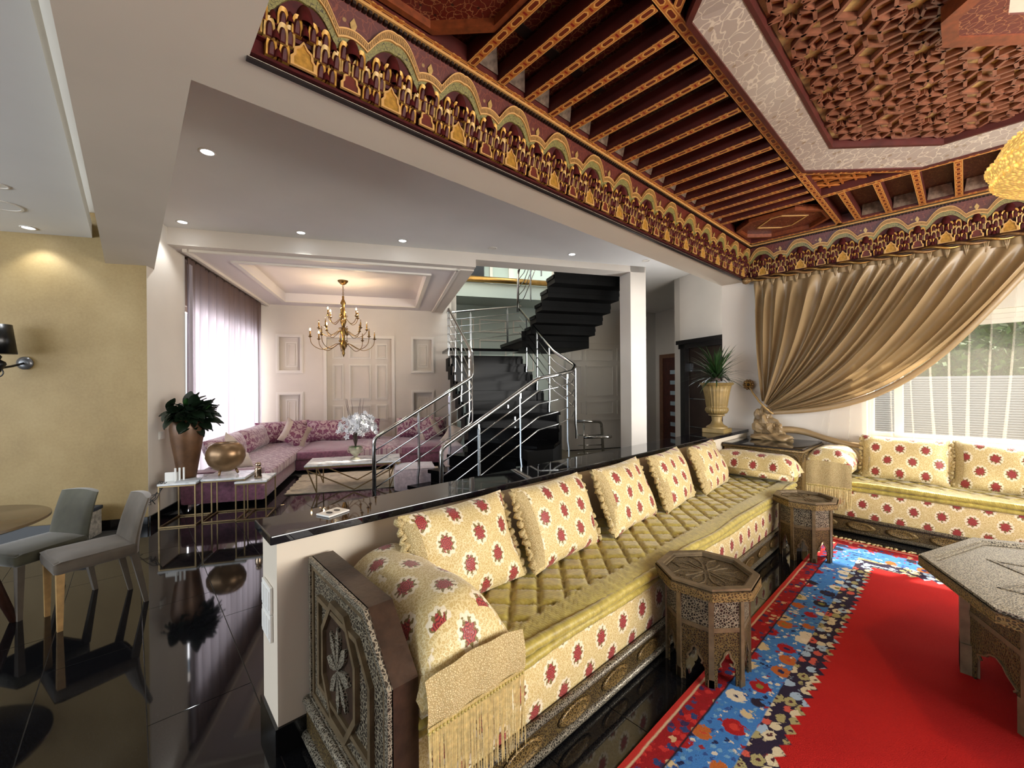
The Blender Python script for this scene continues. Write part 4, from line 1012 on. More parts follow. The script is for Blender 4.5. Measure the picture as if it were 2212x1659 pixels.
# silk curtain, gathered at the holdback
sk = thing('silk_curtain', 'beige silk curtain swept aside and tied beside the garden window', 'curtain', (0, 0, 0))
KN = Vector((-1.66, YW-.20, 1.24))
X0, X1, ZT = -1.83, .55, 2.80
def silk(a, b):
    """a: along the heading 0..1, b: 0 top .. 1 at the tie"""
    p = Vector((X0+(X1-X0)*a, YW-.13, ZT)); q = Vector((KN.x-.05+.12*a, KN.y-.02+.03*sin(a*20), KN.z+.07-.14*a))
    d = p.lerp(q, b)
    sag = sin(pi*b)**1.0*(.02+.40*a**1.4)                      # free edge hangs in a curve
    d.z -= sag*.92; d.x += .10*sin(pi*b)*a - (.05*sin(pi*b) if a < .05 else 0)*0
    amp = .060*(1-.25*b)*min(1, .25+b*6) if b < .2 else .058*(1-b)**.6+.012
    f = a*16+.35*sin(a*11+b*2)
    d.y += -amp*.9*sin(2*pi*f)-.03*sin(pi*b)+.02*sin(2*pi*f*.37+4*b); d.x += amp*.35*cos(2*pi*f)*min(1, b*5)
    d.z += .02*sin(2*pi*f*.5+3)*sin(pi*b)
    return d
MB().grid(silk, 560, 46).build('drape', 'silk', sk, True)
def hem(a, b):                                                # inner edge roll of the free side
    d = Vector(silk(1, b)); r = .05*(1-.5*b); an = 2*pi*a; return (d.x+r*.3*cos(an), d.y-.01+r*.5*cos(an), d.z-.05*sin(pi*b)+r*sin(an))
MB().grid(hem, 10, 40).build('edge_fold', 'silk', sk, True)
hm = MB()                                                      # heading band with pinch pleats
hm.grid(lambda a, b: (X0+(X1-X0)*a, YW-.125-.012*sin(a*2*pi*19), ZT-.02+.105*b), 380, 3)
hm.build('heading', 'silk', sk, True)
pm = MB()
for k in (-1, 0, 1): pm.tube([(0, -.012, -.05), (k*.008, -.02, 0), (k*.02, -.016, .08)], [.004, .008, .010], 6)
pm = pm.mesh('pleat', 'silk', True)
for i in range(19): link('pleat', pm, sk, (X0+(X1-X0)*(i+.75)/19, YW-.125, ZT))
rnd = random.Random(5)
def crumple(mb, c, r, sx, sy, sz, sd, n=26, m=16):
    rr = random.Random(sd); ph = [rr.uniform(0, 6) for _ in range(8)]
    def f(a, b):
        th = 2*pi*a; fi = pi*b; k = 1+.22*sin(3*th+ph[0]+2*fi)+.16*sin(5*th+ph[1]-3*fi)+.12*abs(sin(7*th+ph[2]+5*fi))
        return (c[0]+r*sx*k*sin(fi)*cos(th), c[1]+r*sy*k*sin(fi)*sin(th), c[2]+r*sz*k*cos(fi))
    mb.grid(f, n, m)
kb = MB(); crumple(kb, (KN.x-.06, KN.y+.02, 1.10), .09, .9, .6, 1.2, 1); crumple(kb, (KN.x-.02, KN.y-.02, .99), .12, 1.0, .7, 1.0, 2); crumple(kb, (KN.x+.09, KN.y-.06, .93), .11, .9, .8, .85, 3)
kb.build('gathered_tail', 'silk', sk)
kt = MB(); crumple(kt, (-1.52, 5.72, .875), .1, 1.5, .8, .45, 4); crumple(kt, (-1.68, 5.70, .87), .08, 1.6, .7, .4, 6)
def tail(a, b):
    x = -1.5+1.0*b; z = .95-.13*b+.03*sin(b*7); an = 2*pi*a; r = .055*(1-.45*b)+.02*sin(b*9+an); return (x, 5.86+.05*sin(b*4)+r*cos(an), z+r*.75*sin(an))
kt.grid(tail, 14, 30); kt.build('floor_tail', 'silk', sk, True)
tc = MB().tube([(-1.90, YW-.09, 1.49), (-1.84, YW-.16, 1.41), (-1.74, YW-.24, 1.30), (-1.66, YW-.27, 1.22), (-1.60, YW-.24, 1.16), (-1.6, YW-.12, 1.17)], .012, 8).build('tie_cord', 'cordgold', sk, True)
# holdback rosette on the wall
hb = thing('holdback_rosette', 'carved gilt rosette curtain holdback on the wall', 'rosette', (-1.915, YW-.07, 1.515))
def ros(r, n, d, z, nm, m):
    for i in range(n):
        a = 2*pi*i/n; mb = MB().ball((r*cos(a), -d, r*sin(a)), z, 8, 5); mb.build(nm, m, hb, True)
ros(.052, 10, .012, .020, 'outer_petal', 'tiebronze'); ros(.028, 8, .022, .014, 'inner_petal', 'goldtrim')
MB().ball((0, -.03, 0), .016, 10, 6).build('boss', 'bronzedark', hb, True)
MB().tube([(0, 0, 0), (0, .07, 0)], .018, 8).build('stem', 'tiebronze', hb, True)
# twisted curtain rod with finial
rd = thing('curtain_rod', 'twisted gilt curtain rod under the cornice with an oval finial', 'curtain rod', (0, 0, 0))
n_ = 150; L_ = 3.6
for k in range(2):
    MB().tube([(-1.84+L_*i/n_, YW-.16+.020*cos(i*.45+pi*k), 2.862+.020*sin(i*.45+pi*k)) for i in range(n_+1)], .014, 6).build('twist', 'goldtrim' if k else 'rodgold', rd, True)
MB().tube([(-1.84, YW-.16, 2.862), (1.76, YW-.16, 2.862)], .016, 8).build('core', 'bronzedark', rd, True)
fn = MB().lathe([(.0, -.09), (.03, -.08), (.045, -.05), (.04, -.01), (.02, .015), (.026, .03), (.015, .05)], 16); fo = fn.build('finial', 'tiebronze', rd, True, None, (-1.87, YW-.16, 2.862)); fo.rotation_euler = (0, pi/2, 0)
for x in (-1.8, .3): MB().bar((x, YW-.16, 2.862), (x, YW, 2.862), .02).build('bracket', 'rodgold', rd)
# ------------------------------------------------------------------ golden crystal chandelier
n = NT('crystal', .25, 0, .5); n.col('f0d080'); n.put(n.b.inputs['Emission Color'], 'ffc860'); n.b.inputs['Emission Strength'].default_value = 1.5
v = n.vor(n.ob(), 60, 'F1'); n.put(n.b.inputs['Emission Strength'], n.m_('MULTIPLY', n.ramp(v, [(.1, 1.), (.5, .25)]), 1.1)); n.bump(v, .8, .01); MAT['crystal'] = n.m
ch = thing('crystal_chandelier', 'glowing tiered golden crystal chandelier hanging from the carved ceiling', 'chandelier', (.53, 3.02, 0))
MB().lathe([(.08, 2.78), (.30, 2.70), (.42, 2.60), (.455, 2.52), (.43, 2.45), (.34, 2.405), (.2, 2.39)], 48).build('upper_bowl', 'crystal', ch, True)
MB().lathe([(.2, 2.42), (.30, 2.38), (.315, 2.33), (.27, 2.27), (.14, 2.22), (.02, 2.2)], 40).build('lower_bowl', 'crystal', ch, True)
MB().tube([(0, 0, 3.28), (0, 0, 2.78)], .02, 10).build('stem', 'brass', ch, True); MB().lathe([(.0, 3.2), (.1, 3.22), (.11, 3.275), (.0, 3.28)], 20).build('canopy', 'brass', ch, True)
bd = MB()
for ring_, z in ((.455, 2.53), (.44, 2.47), (.40, 2.62), (.31, 2.34)):
    for i in range(72): a = 2*pi*i/72; bd.ball((ring_*cos(a), ring_*sin(a), z), .011, 5, 3)
stuff(bd.build('crystal_beads', 'crystal', ch))
lamp('chandelier_light', (.53, 3.02, 2.1), 22, (1, .72, .36), .04); lamp('chandelier_light', (.53, 3.02, 2.95), 6, (1, .72, .36), .12)
# ------------------------------------------------------------------ curved black staircase (S frame)
RI = .178
st_ = thing('staircase', 'curved black granite staircase rising behind the low wall', 'staircase', (0, 0, 0), R64)
Lp, Rp = {}, {}
for k in range(1, 5): Lp[k] = (-.03+.283*k, 5.72+.11*k); Rp[k] = (.62+.32*k, 4.90+.075*k)
Lp[5] = (1.13, 6.28); Rp[5] = (2.40, 5.65); Lp[6] = (1.2, 6.58); Rp[6] = (2.78, 6.52)
for k in range(7, 14): Lp[k] = (1.21, 6.6+.31*(k-6)); Rp[k] = (2.74, 6.6+.31*(k-6))
def tread(poly, z, nm='tread'): return MB().prism(poly, z-.05, z).build(nm, 'stairblack', st_)
for k in range(1, 13):
    a, b, c, d = Lp[k], Rp[k], Rp[k+1], Lp[k+1]
    if k == 4: poly = [a, b, (2.15, 5.25), c, d]
    else: poly = [a, b, c, d]
    n_ = Vector((b[0]-a[0], b[1]-a[1], 0)).normalized(); nn = Vector((n_.y, -n_.x, 0))*.03
    poly = [(a[0]+nn.x, a[1]+nn.y), (b[0]+nn.x, b[1]+nn.y)]+poly[2:]
    if poly[2:]: poly = poly[:2]+[(p[0]+(p[0]-1.9)*.0, p[1]) for p in poly[2:]]
    tread(poly, RI*k)
    p, q = Vector((*a, 0)), Vector((*b, 0)); ins = Vector((-n_.y, n_.x, 0))*.012
    MB().bar(p+ins+n_*.03+Vector((0, 0, RI*k-.05-(RI-.05)/2)), q+ins-n_*.03+Vector((0, 0, RI*k-.05-(RI-.05)/2)), .02, RI-.05).build('riser', 'stairblack', st_)
    if k in (6, 7): MB().box(.06 if 0 else -.012, .012, -.012, .012, 0, .06).build('support_peg', 'steel', st_, loc=((a[0]+b[0])/2, (a[1]+b[1])/2, RI*k-.12))
# closed outer cheek under the turn
ck = MB(); ou = [(1.72, 5.12), (2.12, 5.22), (2.42, 5.66), (2.80, 6.5), (2.6, 6.5), (2.2, 5.75), (1.75, 5.4)]
ck.prism(ou, .0 if 0 else -.28, RI*4-.05); ck.prism([(2.40, 5.68), (2.80, 6.5), (2.76, 8.7), (2.6, 8.7), (2.6, 6.5), (2.3, 5.8)], RI*4-.05, RI*5-.05); ck.build('outer_cheek', 'stairunder', st_)
lc = MB()
for k in range(5, 13): lc.box(1.16, 1.2, Lp[k][1], Lp[k][1]+.36, RI*(k-1)-.14, RI*k-.05)
lc.build('stringer', 'stairunder', st_); lc = MB()
for k in range(6, 13): lc.box(2.72, 2.76, Rp[k][1], Rp[k][1]+.36, RI*(k-1)-.14, RI*k-.05)
lc.build('stringer', 'stairunder', st_)
MB().box(1.2, 2.74, 8.72, 9.75, RI*13-.06, RI*13).build('landing', 'stairblack', st_); MB().box(2.6, 4.1, 8.02, 9.75, RI*14-.07, RI*14).build('landing', 'stairblack', st_)
MB().box(2.62, 4.1, 8.05, 9.75, RI*14-.2, RI*14-.07).build('landing', 'stairunder', st_)
MB().box(2.6, 4.1, 8.02, 8.06, RI*14-.2, RI*15-.05).build('riser', 'stairunder', st_)
for k in range(15, 21):
    t0 = 8.05-.31*(k-15); z = RI*k
    MB().box(2.66, 4.10, max(6.34, t0-.33), t0, z-.06, z).build('tread', 'stairblack', st_)
    MB().box(2.68, 4.08, max(6.34, t0-.345), t0+.01, z-.14, z-.06).build('tread_soffit', 'stairunder', st_)
    MB().box(2.68, 4.08, t0-.045, t0, z-RI-.06, z-.06).build('riser', 'stairunder', st_)
# ---- railings
def vlerp(a, b, f): return (a[0]+(b[0]-a[0])*f, a[1]+(b[1]-a[1])*f, a[2]+(b[2]-a[2])*f)
def soften(pts, r=.07):
    out = [pts[0]]
    for i in range(1, len(pts)-1):
        a, p, b = Vector(pts[i-1]), Vector(pts[i]), Vector(pts[i+1]); d1, d2 = (a-p), (b-p); q = min(r, d1.length*.45, d2.length*.45)
        A, B = p+d1.normalized()*q, p+d2.normalized()*q
        for k in range(5): f = k/4; out.append(A.lerp(p, f).lerp(p.lerp(B, f), f))
    return out+[pts[-1]]
def railing(label, top, rods, posts):
    t = thing('stair_railing', label, 'railing', (0, 0, 0), R64)
    MB().tube(soften(top), .026, 12).build('handrail', 'chrome', t, True)
    for rd_ in rods: MB().tube(soften(rd_, .05), .0085, 8).build('rod', 'chrome', t, True)
    for (x, y, zt, zb, ox, oy) in posts:
        mb = MB()
        mb.bar((x, y, zt-.02), (x, y, zt-.09), .018); mb.bar((x, y, zt-.07), (x, y, zb+.14), .042, .016, (ox, oy, 0))
        mb.bar((x, y, zb+.145), (x+ox*.09, y+oy*.09, zb+.03), .042, .016, (ox, oy, 0)); mb.bar((x+ox*.09, y+oy*.09, zb+.04), (x+ox*.09, y+oy*.09, zb-.09), .042, .016, (ox, oy, 0))
        mb.build('baluster', 'steel', t)
    return t
def drop(path, dz): return [(x, y, z-dz) for x, y, z in path]
LT = [(-.20, 5.93, 0), (-.20, 5.93, .82), (1.20, 6.14, 1.66), (1.22, 6.24, 2.03), (1.22, 8.72, 3.13)]
def rods_of(path, z0, n=4, step=.165):
    return [[(path[0][0], path[0][1], max(.05, path[0][2]-step*i))]+drop(path[1:], step*i) for i in range(1, n+1)]
lr = [[(-.2, 5.93, .82-.17*i)]+[(a, b, c-.17*i) for a, b, c in LT[2:]] for i in range(1, 5)]
railing('inner chrome stair railing, left of the steps', LT, lr, [(.40, 6.02, 1.18, RI*1.2, -.2, -.1), (.85, 6.09, 1.45, RI*2.6, -.2, -.1), (1.22, 6.5, 2.13, RI*5.2, -.15, 0), (1.22, 7.2, 2.45, RI*7.4, -.15, 0), (1.22, 7.9, 2.76, RI*9.6, -.15, 0), (1.22, 8.7, 3.12, RI*12.4, -.15, 0)])
RT = [(.58, 4.88, 0), (.58, 4.88, .80), (1.88, 5.13, 1.62), (2.25, 5.32, 1.67), (2.62, 5.68, 1.73), (2.88, 6.12, 1.83), (2.86, 6.42, 1.95), (2.74, 6.66, 2.1), (2.72, 8.55, 3.16)]
rr = [[(.58, 4.88, max(.06, .80-.17*i))]+[(a, b, c-.17*i) for a, b, c in RT[2:]] for i in range(1, 5)]
railing('outer chrome stair railing, nearest the low wall', RT, rr, [(1.05, 4.97, 1.08, RI*1.1, .1, -.1), (1.62, 5.08, 1.45, RI*2.6, .12, -.08), (2.5, 5.58, 1.71, RI*3.2, .15, -.1), (2.88, 6.12, 1.83, RI*4.2, .15, 0), (2.74, 6.9, 2.22, RI*6.3, -.1, 0), (2.73, 7.5, 2.56, RI*8.2, -.1, 0), (2.72, 8.1, 2.9, RI*10.2, -.1, 0)])
BT = [(1.22, 8.78, 3.13), (1.3, 9.6, 3.2), (3.1, 9.62, 3.44)]
railing('chrome landing railing in front of the panelled wall', BT, [drop(BT, .17*i) for i in range(1, 5)], [(1.26, 9.2, 3.16, 2.28, .05, 0), (1.85, 9.61, 3.27, 2.3, 0, .05), (2.75, 9.62, 3.39, 2.35, 0, .05)])
UT = [(2.68, 8.55, 3.1), (2.68, 8.5, 3.95), (2.68, 6.4, 5.1)]
railing('upper chrome railing beside the black underside of the top flight', UT, [[(2.68, 8.5, 3.95-.17*i), (2.68, 8.1, 4.0-.17*i), (2.68, 6.5, 4.95-.17*i)] for i in range(1, 5)], [(2.68, 7.7, 4.35, 3.25, -.02, 0), (2.68, 7.1, 4.65, 3.6, -.02, 0)])
mr = thing('floor_railing', 'small low chrome rail guarding the steps down beyond the staircase', 'railing', (0, 0, 0), R64)
MB().tube(soften([(4.40, 9.34, .62), (5.1, 9.34, .58), (5.15, 9.34, -.28)], .1), .035, 10).build('handrail', 'chrome', mr, True)
for z in (.25, .0, -.2): MB().tube([(4.45, 9.34, z+.02), (5.15, 9.34, z)], .012, 8).build('rod', 'chrome', mr, True)
MB().tube([(4.62, 9.34, .61), (4.62, 9.34, -.28)], .018, 8).build('post', 'chrome', mr, True)
MB().tube(soften([(3.6, 7.3, .50), (4.15, 7.2, .50), (4.2, 7.4, .50)], .08), .03, 10).build('loop', 'chrome', mr, True)
# ------------------------------------------------------------------ pink salon (S frame)
ps = thing('corner_sofa', 'pink velvet corner sofa under the salon wall panels', 'sofa', (0, 0, 0), R64)
def sbx(nm, m, b, *a): return MB().bbox(*a, b).build(nm, m, ps, auto=40)
sbx('base', 'pinkvelvet', .03, -2.5, -1.57, 6.12, 9.8, .06, .25); sbx('base', 'pinkvelvet', .03, -1.57, 1.15, 7.98, 9.8, .06, .25)
def soft(x0, x1, y0, y1, z0, z1, nm, m, amp=.012, par=None):
    def f(a, b):
        u, v = 2*a-1, 2*b-1; return (x0+(x1-x0)*a, y0+(y1-y0)*b, z1-.05*(abs(u)**8+abs(v)**8)/1.0+amp*sin(a*13)*sin(b*11))
    mb = MB().grid(f, 30, 20); mb.bbox(x0, x1, y0, y1, z0, z1-.035, .03); return mb.build(nm, m, par or ps, True, 'xy')
soft(-2.5, -1.55, 6.3, 9.8, .25, .42, 'seat_cushion', 'damask'); soft(-1.55, .1, 7.95, 9.8, .25, .42, 'seat_cushion', 'pinkvelvet'); soft(.1, 1.15, 7.95, 9.8, .25, .42, 'seat_cushion', 'pinkvelvet')
soft(-.55, .22, 7.94, 9.0, .26, .432, 'seat_throw', 'damask')
sbx('arm', 'pinkvelvet', .05, -2.5, -1.60, 6.1, 6.32, .06, .47)
sbx('arm', 'palevelvet', .05, .95, 1.2, 6.95, 8.1, .06, .52)
def backc(nm, w_, h_, d_, loc, rot, m='damask', sd=1):
    o = link(nm, pillow_mesh(nm, m, w_, h_, d_, .02, seed=sd, n=14), ps, loc); o.rotation_euler = rot; return o
backc('back_cushion', 1.0, .44, .3, (-2.0, 9.25, .40), (-.25, 0, .5), 'damask', 3); backc('back_cushion', 1.42, .44, .3, (-.9, 9.2, .40), (-.25, 0, 0), 'damask', 4); backc('back_cushion', .8, .44, .3, (.55, 9.2, .40), (-.25, 0, 0), 'damask', 5)
backc('back_cushion', .45, .44, .3, (1.0, 9.2, .40), (-.25, 0, 0), 'damask', 9)
backc('back_cushion', 1.3, .42, .3, (-2.28, 7.2, .40), (-.3, 0, pi/2), 'damask', 6); backc('back_cushion', 1.3, .42, .3, (-2.28, 8.5, .40), (-.3, 0, pi/2), 'damask', 7)
def scatter(label, loc, rot, s_, m, sd, band=True):
    t = thing('throw_cushion', label, 'cushion', loc, 0); t.rotation_euler = rot
    cv_ = link('cover', pillow_mesh('cover', m, s_, s_, .16, .1, seed=sd, n=14), t)
    if band:
        mb = MB()
        for x0, x1 in ((-.5, -.28), (.28, .5)):
            def f(a, b, x0=x0, x1=x1):
                u = 2*(x0+(x1-x0)*a); v = 2*b-1; p = max(0, 1-abs(u)**3.2)*max(0, 1-abs(v)**3.2); return (u*s_/2*(1-.1*(1-v*v)), -.08*p**.55-.01, s_/2+v*s_/2*(1-.1*(1-u*u))*.99)
            mb = MB().grid(f, 5, 10); mb.build('silk_band', 'greyvelvet', t, True)
    return t
scatter('damask throw cushion with two silk bands in the sofa corner', S(-1.78, 8.62, .43), (-.45, .5, R64+.35), .5, 'damask', 21)
scatter('beige silk throw cushion against the sheer curtain', S(-2.2, 6.85, .44), (-.3, .7, R64+1.2), .42, 'greyvelvet', 22, False)
scatter('small beige cushion lying on the sofa seat behind the bronze bowl', S(-1.95, 6.55, .43), (-1.0, .1, R64+.6), .3, 'greyvelvet', 23, False)
scatter('damask throw cushion with silk bands seen through the stair rods', S(.85, 8.55, .43), (-.4, -.5, R64-.2), .48, 'damask', 24)
scatter('pale cushion leaning on the right sofa arm', S(1.05, 7.6, .45), (-.6, .3, R64-.6), .4, 'greyvelvet', 25, False)
ot = thing('ottoman', 'pale pink velvet ottoman beside the first stair tread', 'ottoman', S(.36, 6.38, 0), R64)
mb = MB().bbox(-.3, .3, -.28, .28, .02, .34, .07); mb.build('body', 'palevelvet', ot, auto=50)
def ot_top(a, b): u, v = 2*a-1, 2*b-1; return (u*.28, v*.26, .335+.025*(1-u**4)*(1-v**4))
MB().grid(ot_top, 10, 10).build('top', 'palevelvet', ot, True)
def cr(a, b):
    u, v = 2*a-1, 2*b-1; return (u*1.15+.01*sin(v*20), v*.68+.012*sin(u*17), .012+.006*sin(u*9)*sin(v*7))
mb = MB().grid(cr, 40, 26); mb.box(-1.14, 1.14, -.67, .67, .001, .008)
tag(mb.build('cream_rug', 'creamrug', None, True, 'xy', S(-.28, 7.2, 0), R64), 'cream wool rug under the marble coffee table', 'rug')
ct = thing('marble_table', 'low white marble coffee table on crossed gold legs', 'table', S(-.5, 6.8, .012), R64)
MB().bbox(-.66, .66, -.34, .34, .375, .395, .004).build('top', 'marble', ct)
MB().ring(rect(-.66, .66, -.34, .34), rect(-.64, .64, -.32, .32), .355, .375).build('apron', 'goldframe', ct)
for y in (-.32, .32):
    for a, b in (((-.63, .36), (-.50, .0)), ((-.50, .0), (-.5, .36)), ((-.63, .33), (0, .01)), ((0, .01), (.63, .33)), ((.63, .36), (.5, 0)), ((.5, 0), (.5, .36))):
        MB().bar((a[0], y, a[1]), (b[0], y, b[1]), .016).build('leg_bar', 'goldframe', ct)
# orchid
op = thing('orchid_pot', 'small stone urn holding orchids on the marble table', 'pot', S(-.5, 6.82, .408), R64)
MB().lathe([(.0, 0), (.075, 0), (.07, .015), (.025, .035), (.03, .055), (.07, .09), (.09, .14), (.095, .19), (.085, .19), (.0, .18)], 24).build('urn', 'pot', op, auto=40)
for s_ in (-1, 1): MB().tube([(s_*.08, 0, .17), (s_*.115, 0, .15), (s_*.105, 0, .11), (s_*.07, 0, .1)], .007, 6).build('handle', 'pot', op, True)
oc_ = thing('orchid', 'white orchid sprays with bare twigs in the stone urn', 'flowers', S(-.5, 6.82, .59), R64)
rnd = random.Random(31)
fm = MB()
for k in range(5): a = 2*pi*k/5; fm.add([(0, 0, 0), (.024*cos(a-.5), .0, .024*sin(a-.5)), (.036*cos(a), -.006, .036*sin(a)), (.024*cos(a+.5), 0, .024*sin(a+.5))], [(0, 1, 2, 3)])
fm.ball((0, -.008, 0), .007, 6, 4); fm = fm.mesh('blossom', 'orchid', True)
for i in range(11):
    an = rnd.uniform(0, 2*pi); rr_ = rnd.uniform(.12, .34); ht = rnd.uniform(.36, .52)
    P = [(0, 0, 0), (rr_*.12*cos(an), rr_*.12*sin(an), ht*.55), (rr_*.45*cos(an), rr_*.45*sin(an), ht), (rr_*.9*cos(an), rr_*.9*sin(an), ht*.85), (rr_*1.1*cos(an), rr_*1.1*sin(an), ht*.5)]
    pts = []
    for j in range(len(P)-1):
        for q in range(4): pts.append(vlerp(P[j], P[j+1], q/4))
    MB().tube(pts, .0035, 5).build('stem', 'soilgreen', oc_, True)
    for j in range(5, len(pts)):
        for _ in range(2):
            p = pts[j]; o = link('blossom', fm, oc_, (p[0]+rnd.uniform(-.04, .04), p[1]+rnd.uniform(-.04, .04), p[2]+rnd.uniform(-.05, .04))); o.rotation_euler = (rnd.uniform(-.6, .6), rnd.uniform(0, 6), rnd.uniform(-.8, .8)); o.scale = [rnd.uniform(.9, 1.35)]*3
for i in range(7):
    an = rnd.uniform(0, 6.3); pts = [(0, 0, 0)]; p = Vector((0, 0, 0))
    for j in range(6): p = p+Vector((cos(an)*.022+rnd.uniform(-.014, .014), sin(an)*.022+rnd.uniform(-.014, .014), .125)); pts.append(tuple(p))
    MB().tube(pts, [.005, .005, .004, .004, .003, .003, .0015], 5).build('twig', 'twig', oc_, True)
for i in range(8):
    mb = MB(); blade(mb, i*.8, .35, .16, .055, .9, (0, 0, 0)); mb.build('leaf', 'leaf', oc_, True)
# salon chandelier
sc2 = thing('brass_chandelier', 'brass candle chandelier with three tiers of curved arms', 'chandelier', S(-.78, 8.04, 0), R64)
MB().lathe([(.0, 3.35), (.02, 3.355), (.05, 3.37), (.085, 3.41), (.09, 3.43), (.0, 3.43)], 20).build('canopy', 'brass', sc2, True)
for k in range(6):
    a = (k % 2)*pi/2; MB().tube([(.012*cos(b)*cos(a), .012*cos(b)*sin(a), 3.335-.035*k+.022*sin(b)) for b in [2*pi*i/10 for i in range(10)]], .004, 5, True).build('chain_link', 'brass', sc2, True)
MB().lathe([(.0, 3.16), (.02, 3.15), (.018, 3.1), (.035, 3.06), (.05, 3.02), (.025, 2.99), (.03, 2.9), (.045, 2.84), (.022, 2.8), (.05, 2.74), (.055, 2.69), (.028, 2.62), (.03, 2.55), (.055, 2.5), (.03, 2.44), (.025, 2.36), (.06, 2.30), (.065, 2.25), (.03, 2.2), (.02, 2.15), (.028, 2.12), (.01, 2.07), (.0, 2.05)], 18).build('column', 'brass', sc2, True)
cup = MB().lathe([(.0, -.02), (.012, -.015), (.03, 0), (.034, .006), (.012, .008), (.015, .03), (.0, .03)], 12).mesh('drip_cup', 'brass', True)
cdl = MB().lathe([(.012, .03), (.012, .10), (.0, .102)], 10).mesh('candle', 'candlebrass' if 0 else 'goldtrim', True)
blb = MB().lathe([(.0, .10), (.009, .108), (.012, .122), (.007, .138), (.0, .15)], 8)
lit, unlit = blb.mesh('bulb', 'bulb', True), blb.mesh('bulb', 'silverglass', True)
am = {}
for ti, (R_, zc, zb, dip, nn, off, on) in enumerate(((.54, 2.40, 2.27, .10, 8, .2, (3, 4)), (.40, 2.56, 2.5, .09, 8, .1, (3,)), (.27, 2.78, 2.72, .08, 6, .5, (1, 2, 3, 5)))):
    pts = [(.04, 0, zb), (R_*.2, 0, zb+.03), (R_*.4, 0, zb-dip*.4), (R_*.62, 0, zb-dip), (R_*.85, 0, zb-dip*.55), (R_*.98, 0, zb+.02), (R_, 0, zc-.02)]
    me = MB().tube(soften(pts, .08), .0058, 7).mesh('arm', 'brass', True)
    sm_ = MB().tube([(.05+.03*cos(b)*(1-b/12), 0, zb+.06+.03*sin(b)*(1-b/12)) for b in [i*.6 for i in range(14)]], .004, 5).mesh('scroll', 'brass', True)
    for i in range(nn):
        a = off+2*pi*i/nn; o = link('arm', me, sc2, None, a); link('scroll', sm_, sc2, None, a+.2)
        p = (R_, 0, zc); link('drip_cup', cup, o, p); link('candle', cdl, o, p); link('bulb', lit if i in on else unlit, o, p)
for q_ in ((-1.1, 7.85, 2.5), (-.95, 8.2, 2.88), (-.5, 8.0, 2.88)): lamp('salon_chandelier_light', S(*q_), 10, (1, .72, .42), .015)
# window_2 with sheer and brown heading curtain
w2 = struct(MB().ring(rect(6.55, 9.7, .12, 2.66), rect(6.62, 9.63, .19, 2.59), -2.78, -2.72, 'x').build('window_2', 'trimwhite', rz=R64), 'tall salon window behind the sheer curtain')
MB().box(-2.78, -2.72, 8.08, 8.16, .15, 2.6).build('mullion', 'trimwhite', w2)
sv = thing('salon_curtain', 'pleated floor length sheer salon curtain, glowing white below its brown top', 'curtain', (0, 0, 0), R64)
def fold(a, b, t0, t1, z0, z1, ph=0): 
    return (-2.55+.035*cos(a*138+.8*sin(b*4+a*3))+.014*sin(a*61), t0+(t1-t0)*a+.040*sin(a*138+.8*sin(b*4+a*3)), z0+(z1-z0)*b)
MB().grid(lambda a, b: fold(a, b, 6.46, 9.72, .06, 3.24), 520, 14).build('sheer_panel', 'sheerbrown', sv, True)
MB().bar((-2.55, 6.46, 3.24), (-2.55, 9.74, 3.24), .03, .03).build('track', 'bronzedark', sv)
MB().grid(lambda a, b: (-2.52+.02*sin(a*30), 6.455+.10*a, .06+3.1*b), 14, 4).build('side_drape', 'sheerbrown' if 0 else 'sheerwhite', sv, True)
# ------------------------------------------------------------------ console nest with vases (S frame)
def console(label, x0, x1, y0, y1, h, loc=(0, 0, 0)):
    cx, cy = (x0+x1)/2, (y0+y1)/2; t = thing('nesting_table', label, 'table', S(cx, cy), R64, None)
    a, b = (x1-x0)/2, (y1-y0)/2; w_ = .013
    MB().bbox(-a, a, -b, b, h-.022, h, .003).build('marble_top', 'marble', t)
    for sx in (-1, 1):
        for sy in (-1, 1): MB().bar((sx*(a-.012), sy*(b-.012), 0), (sx*(a-.012), sy*(b-.012), h-.022), w_).build('leg', 'goldframe', t)
    for z in (.010, h-.032):
        for sx in (-1, 1): MB().bar((sx*(a-.012), -b+.02, z), (sx*(a-.012), b-.02, z), w_).build('rail', 'goldframe', t)
        for sy in (-1, 1):
            MB().bar((-a+.02, sy*(b-.012), z), (a-.02, sy*(b-.012), z), w_).build('rail', 'goldframe', t)
    return t
console('left marble topped console table with thin gold frame, carrying the tall vase', -2.42, -2.06, 5.41, 5.88, .485)
console('middle marble topped console table with thin gold frame, carrying the bronze bowl', -2.04, -1.60, 5.47, 5.92, .495)
console('lowest marble topped console table with thin gold frame, on the right of the three', -1.70, -1.37, 5.44, 5.88, .45)
MB_b = [(-1.93, 5.45), (-1.85, 5.45)]
vs_ = thing('tall_vase', 'tall tapering bronze vase on the left console', 'vase', S(-2.27, 5.74, .485), R64)
MB().lathe([(.0, 0), (.085, 0), (.09, .02), (.125, .25), (.155, .45), (.165, .57), (.158, .64), (.14, .68), (.13, .69), (.12, .68), (.0, .62)], 36).build('body', 'bronzevase', vs_, True)
pl = thing('dark_plant', 'dark glossy leaved plant filling the tall bronze vase', 'plant', S(-2.27, 5.74, 1.15), R64)
rnd = random.Random(41)
def leaf(L, w_):
    mb = MB(); n = 6; vs = []
    for i in range(n+1):
        f = i/n; ww = w_*sin(pi*min(1, f*.92+.06))**.8; z = .25*L*f-.38*L*f*f
        vs += [(f*L, -ww/2, z+.012), (f*L, 0, z), (f*L, ww/2, z+.012)]
    fs = []
    for i in range(n): a = 3*i; fs += [(a, a+1, a+4, a+3), (a+1, a+2, a+5, a+4)]
    return mb.add(vs, fs)
